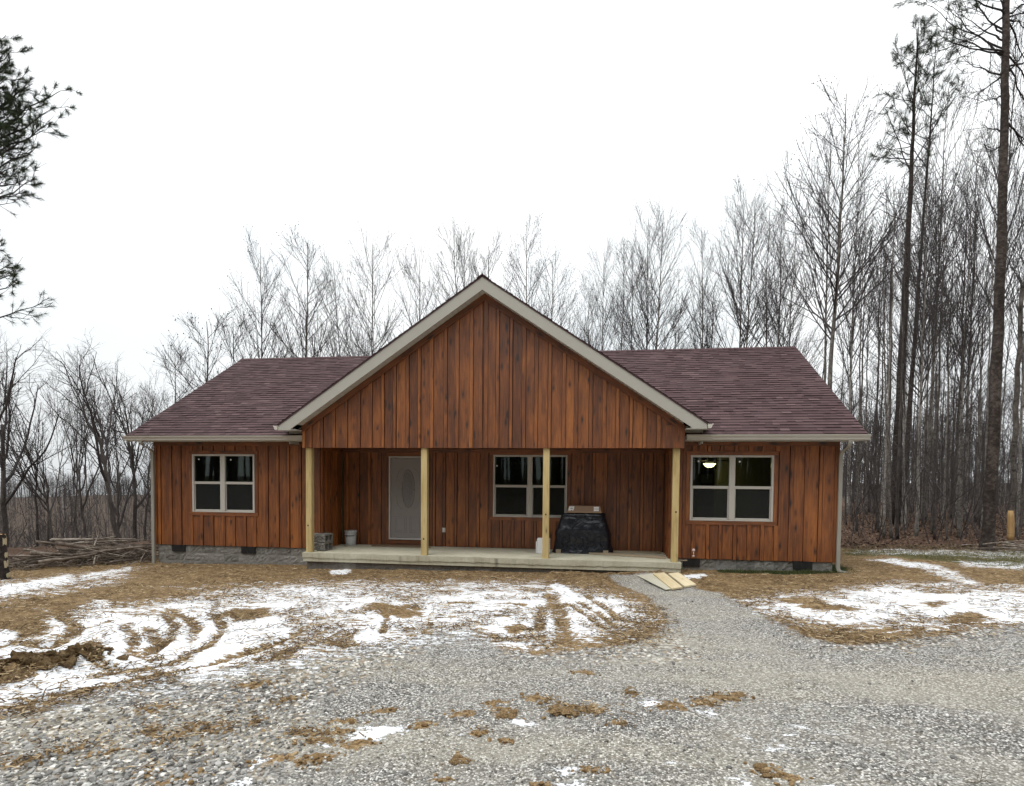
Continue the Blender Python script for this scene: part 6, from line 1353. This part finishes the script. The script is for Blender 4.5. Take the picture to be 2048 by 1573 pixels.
# small pile and litter of branches by the giant pine
G2 = 'felled branches by the giant pine'
B0 = ground_pt(1992, 1104); B1 = ground_pt(2100, 1112)
for q, (a, e, th) in enumerate([((1988, 1073), (2050, 1092), 1.2), ((1986, 1076), (1992, 1090), .9), ((2005, 1086), (2090, 1094), .9), ((1996, 1100), (2060, 1098), 1.1), ((2010, 1095), (2048, 1088), .9), ((2012, 1106), (2080, 1102), 1.2), ((2000, 1092), (2016, 1098), .8), ((2030, 1098), (2090, 1106), 1.1), ((1924, 1091), (1960, 1088), 1.1), ((1895, 1096), (1930, 1092), .8)]):
    D = 16.4+.25*q*.3; P = [at_d(*a, D), at_d(*e, D+.2*rs.normal())]
    for v in P: v[2] = max(v[2], float(ground_z(v[0], v[1]))+.03)
    lay(P[0], P[1], q, ('long reddish branch propped against the foot of the giant pine', 'short pale branch leaning on the giant pine')[q] if q < 2 else 'reddish felled branch on the ground near the giant pine', G2, q, th*.7)
for q in range(16):
    p = ground_pt(1995+110*rs.random(), 1098+12*rs.random()); a = rs.normal()*.5; L = .5+1.0*rs.random(); t_ = np.array([math.cos(a), math.sin(a), rs.normal()*.1]); c = np.array([p[0], p[1], float(ground_z(p[0], p[1]))+.05+.25*rs.random()]); lay(c-t_*L/2, c+t_*L/2, int(rs.integers(8)), 'reddish felled branch on the ground near the giant pine', G2, rs.random()*6, .4+.4*rs.random())
# sticks lying about the yard
for (a, e, lab) in [((290, 1368), (345, 1357), 'brown stick on the coarse stone left of the gravel'), ((330, 1283), (302, 1303), 'dark stick poking from the snow at the left'), ((395, 1275), (430, 1278), 'short dark stick lying in the middle of the left snow'), ((785, 1385), (806, 1381), 'short dark stick alone on the gravel left of the middle'), ((988, 1232), (1030, 1226), 'thin stick in the snow below the middle of the porch'), ((1862, 1446), (1892, 1448), 'brown stick on the gravel at the right'), ((1933, 1567), (1984, 1557), 'thin dark twig at the bottom right of the gravel'), ((596, 1290), (628, 1282), 'dark stick where the left snow meets the stone'), ((860, 1258), (905, 1261), 'pale stick lying at the lower edge of the middle snow')]:
    P = [ground_pt(*a), ground_pt(*e)]
    for v in P: v[2] = gz(v[0], v[1])+.015
    lay(P[0], P[1], 3, lab, None, 1, .55)
# stump at the left edge
p = ground_pt(-3, 1160); t_ = thing('tree_stump', 'brown stump with pale torn patches at the left picture edge', 'stump', (p[0], p[1], p[2]-.05))
th = np.linspace(0, 2*math.pi, 24, endpoint=False); zq = np.linspace(0, .98, 16); rr_ = .165*(1.25-.35*np.minimum(1, zq*2.2))[:, None]*(1+.10*(fbm(np.broadcast_to(np.cos(th)*2+5, (16, 24)), zq[:, None]*1.5+np.sin(th)[None]*2, 1.6, 3, 9)-.5)); V = np.stack([rr_*np.cos(th), rr_*np.sin(th), np.broadcast_to(zq[:, None], (16, 24))+.10*(fbm(np.cos(th)*3, np.sin(th)*3, 1, 2, 8)-.5)*(zq[:, None] > .9)], -1).reshape(-1, 3)
b = MB(); i_ = np.arange(15)[:, None]*24; j_ = np.arange(24)[None]; b.add(V, np.stack([i_+j_, i_+(j_+1) % 24, i_+24+(j_+1) % 24, i_+24+j_], -1).reshape(-1, 4), None, .5); b.obj('bark', M['pinebark'], t_, True)
b = MB(); b.lathe([(.146, .955), (.125, .985), (0, .99)], (0, 0, 0), 24); b.obj('cut_top', M['peeled'], t_)
for q, (ang, zc, hh) in enumerate(((.55, .84, .10), (.75, .56, .06), (.62, .36, .09), (.7, .14, .06))):
    b = MB(); e = np.linspace(-.35, .35, 7)+ang-.35+.0*q; rad_ = np.interp(zc, zq, rr_.mean(1))*1.03; V = []
    for k_ in range(7):
        w = hh*(.35+.85*rs.random())*.9; V += [(rad_*math.cos(e[k_]), rad_*math.sin(e[k_]), zc-w), (rad_*math.cos(e[k_]), rad_*math.sin(e[k_]), zc+w), ((rad_-.05)*math.cos(e[k_]), (rad_-.05)*math.sin(e[k_]), zc+w), ((rad_-.05)*math.cos(e[k_]), (rad_-.05)*math.sin(e[k_]), zc-w)]
    b.add(V, [[4*k_+r, 4*k_+(r+1) % 4, 4*k_+4+(r+1) % 4, 4*k_+4+r] for k_ in range(6) for r in range(4)]+[[3, 2, 1, 0], [24, 25, 26, 27]], None, .6); b.obj('torn_patch', M['torn'], t_)

# ------------------------------------------------------------------ overcast sky, soft sun, camera
SUN_EL, SUN_AZ = 64, 212           # azimuth of the sun, degrees clockwise from +y
w = bpy.data.worlds.new('World'); sc.world = w; w.use_nodes = True; nt = w.node_tree; nt.nodes.clear()
sky = nt.nodes.new('ShaderNodeTexSky'); sky.sky_type = 'NISHITA'; sky.sun_disc = False; sky.sun_elevation = rad(SUN_EL); sky.sun_rotation = rad(SUN_AZ); sky.air_density = 1.2; sky.dust_density = 6; sky.altitude = 200
hs = nt.nodes.new('ShaderNodeHueSaturation'); hs.inputs['Saturation'].default_value = .10; nt.links.new(sky.outputs[0], hs.inputs['Color'])
tc = nt.nodes.new('ShaderNodeTexCoord'); no = nt.nodes.new('ShaderNodeTexNoise'); no.inputs['Scale'].default_value = 2.2; no.inputs['Detail'].default_value = 3; nt.links.new(tc.outputs['Generated'], no.inputs['Vector'])
rp = nt.nodes.new('ShaderNodeValToRGB'); rp.color_ramp.elements[0].position = .35; rp.color_ramp.elements[0].color = (8.6, 9.15, 9.4, 1); rp.color_ramp.elements[1].position = .6; rp.color_ramp.elements[1].color = (10.6, 10.8, 10.9, 1); nt.links.new(no.outputs[0], rp.inputs[0])
mx = nt.nodes.new('ShaderNodeMix'); mx.data_type = 'RGBA'; mx.inputs[0].default_value = .72; nt.links.new(hs.outputs[0], mx.inputs[6]); nt.links.new(rp.outputs[0], mx.inputs[7])
bg = nt.nodes.new('ShaderNodeBackground'); bg.inputs[1].default_value = .10; sx = nt.nodes.new('ShaderNodeSeparateXYZ'); nt.links.new(tc.outputs['Generated'], sx.inputs[0]); mr = nt.nodes.new('ShaderNodeMapRange'); mr.inputs[1].default_value = 0; mr.inputs[2].default_value = 1; mr.inputs[3].default_value = .98; mr.inputs[4].default_value = 1.75; nt.links.new(sx.outputs[2], mr.inputs[0])
vm = nt.nodes.new('ShaderNodeVectorMath'); vm.operation = 'SCALE'; nt.links.new(mx.outputs[2], vm.inputs[0]); nt.links.new(mr.outputs[0], vm.inputs['Scale']); nt.links.new(vm.outputs[0], bg.inputs[0]); wo = nt.nodes.new('ShaderNodeOutputWorld'); nt.links.new(bg.outputs[0], wo.inputs[0])
su = bpy.data.lights.new('sun', 'SUN'); su.energy = .9; su.angle = rad(28); su.color = (1, .97, .93); so = bpy.data.objects.new('sun', su); COL.objects.link(so)
az, el = rad(SUN_AZ), rad(SUN_EL); sd_ = Vector((math.sin(az)*math.cos(el), math.cos(az)*math.cos(el), math.sin(el))); so.rotation_euler = sd_.to_track_quat('Z', 'Y').to_euler(); so.location = sd_*40
cam = bpy.data.cameras.new('camera'); co_ = bpy.data.objects.new('camera', cam); COL.objects.link(co_)
from mathutils import Matrix
ex = CR*math.cos(_r)-CU*math.sin(_r); ey = CR*math.sin(_r)+CU*math.cos(_r)
co_.matrix_world = Matrix(((ex[0], ey[0], -CF[0], CO[0]), (ex[1], ey[1], -CF[1], CO[1]), (ex[2], ey[2], -CF[2], CO[2]), (0, 0, 0, 1)))
cam.sensor_fit = 'HORIZONTAL'; cam.sensor_width = 36; cam.lens = CAM['f']*36/2048; cam.shift_y = (CAM['ppy']-786.5)/2048; cam.clip_start = .05; cam.clip_end = 4000
sc.camera = co_
vs = sc.view_settings; vs.view_transform = 'Standard'; vs.look = 'None'; vs.exposure = .22; vs.gamma = 1; vs.use_curve_mapping = False
sc.render.resolution_x = 1024; sc.render.resolution_y = 786
sc.cycles.max_bounces = 6; sc.cycles.transparent_max_bounces = 12
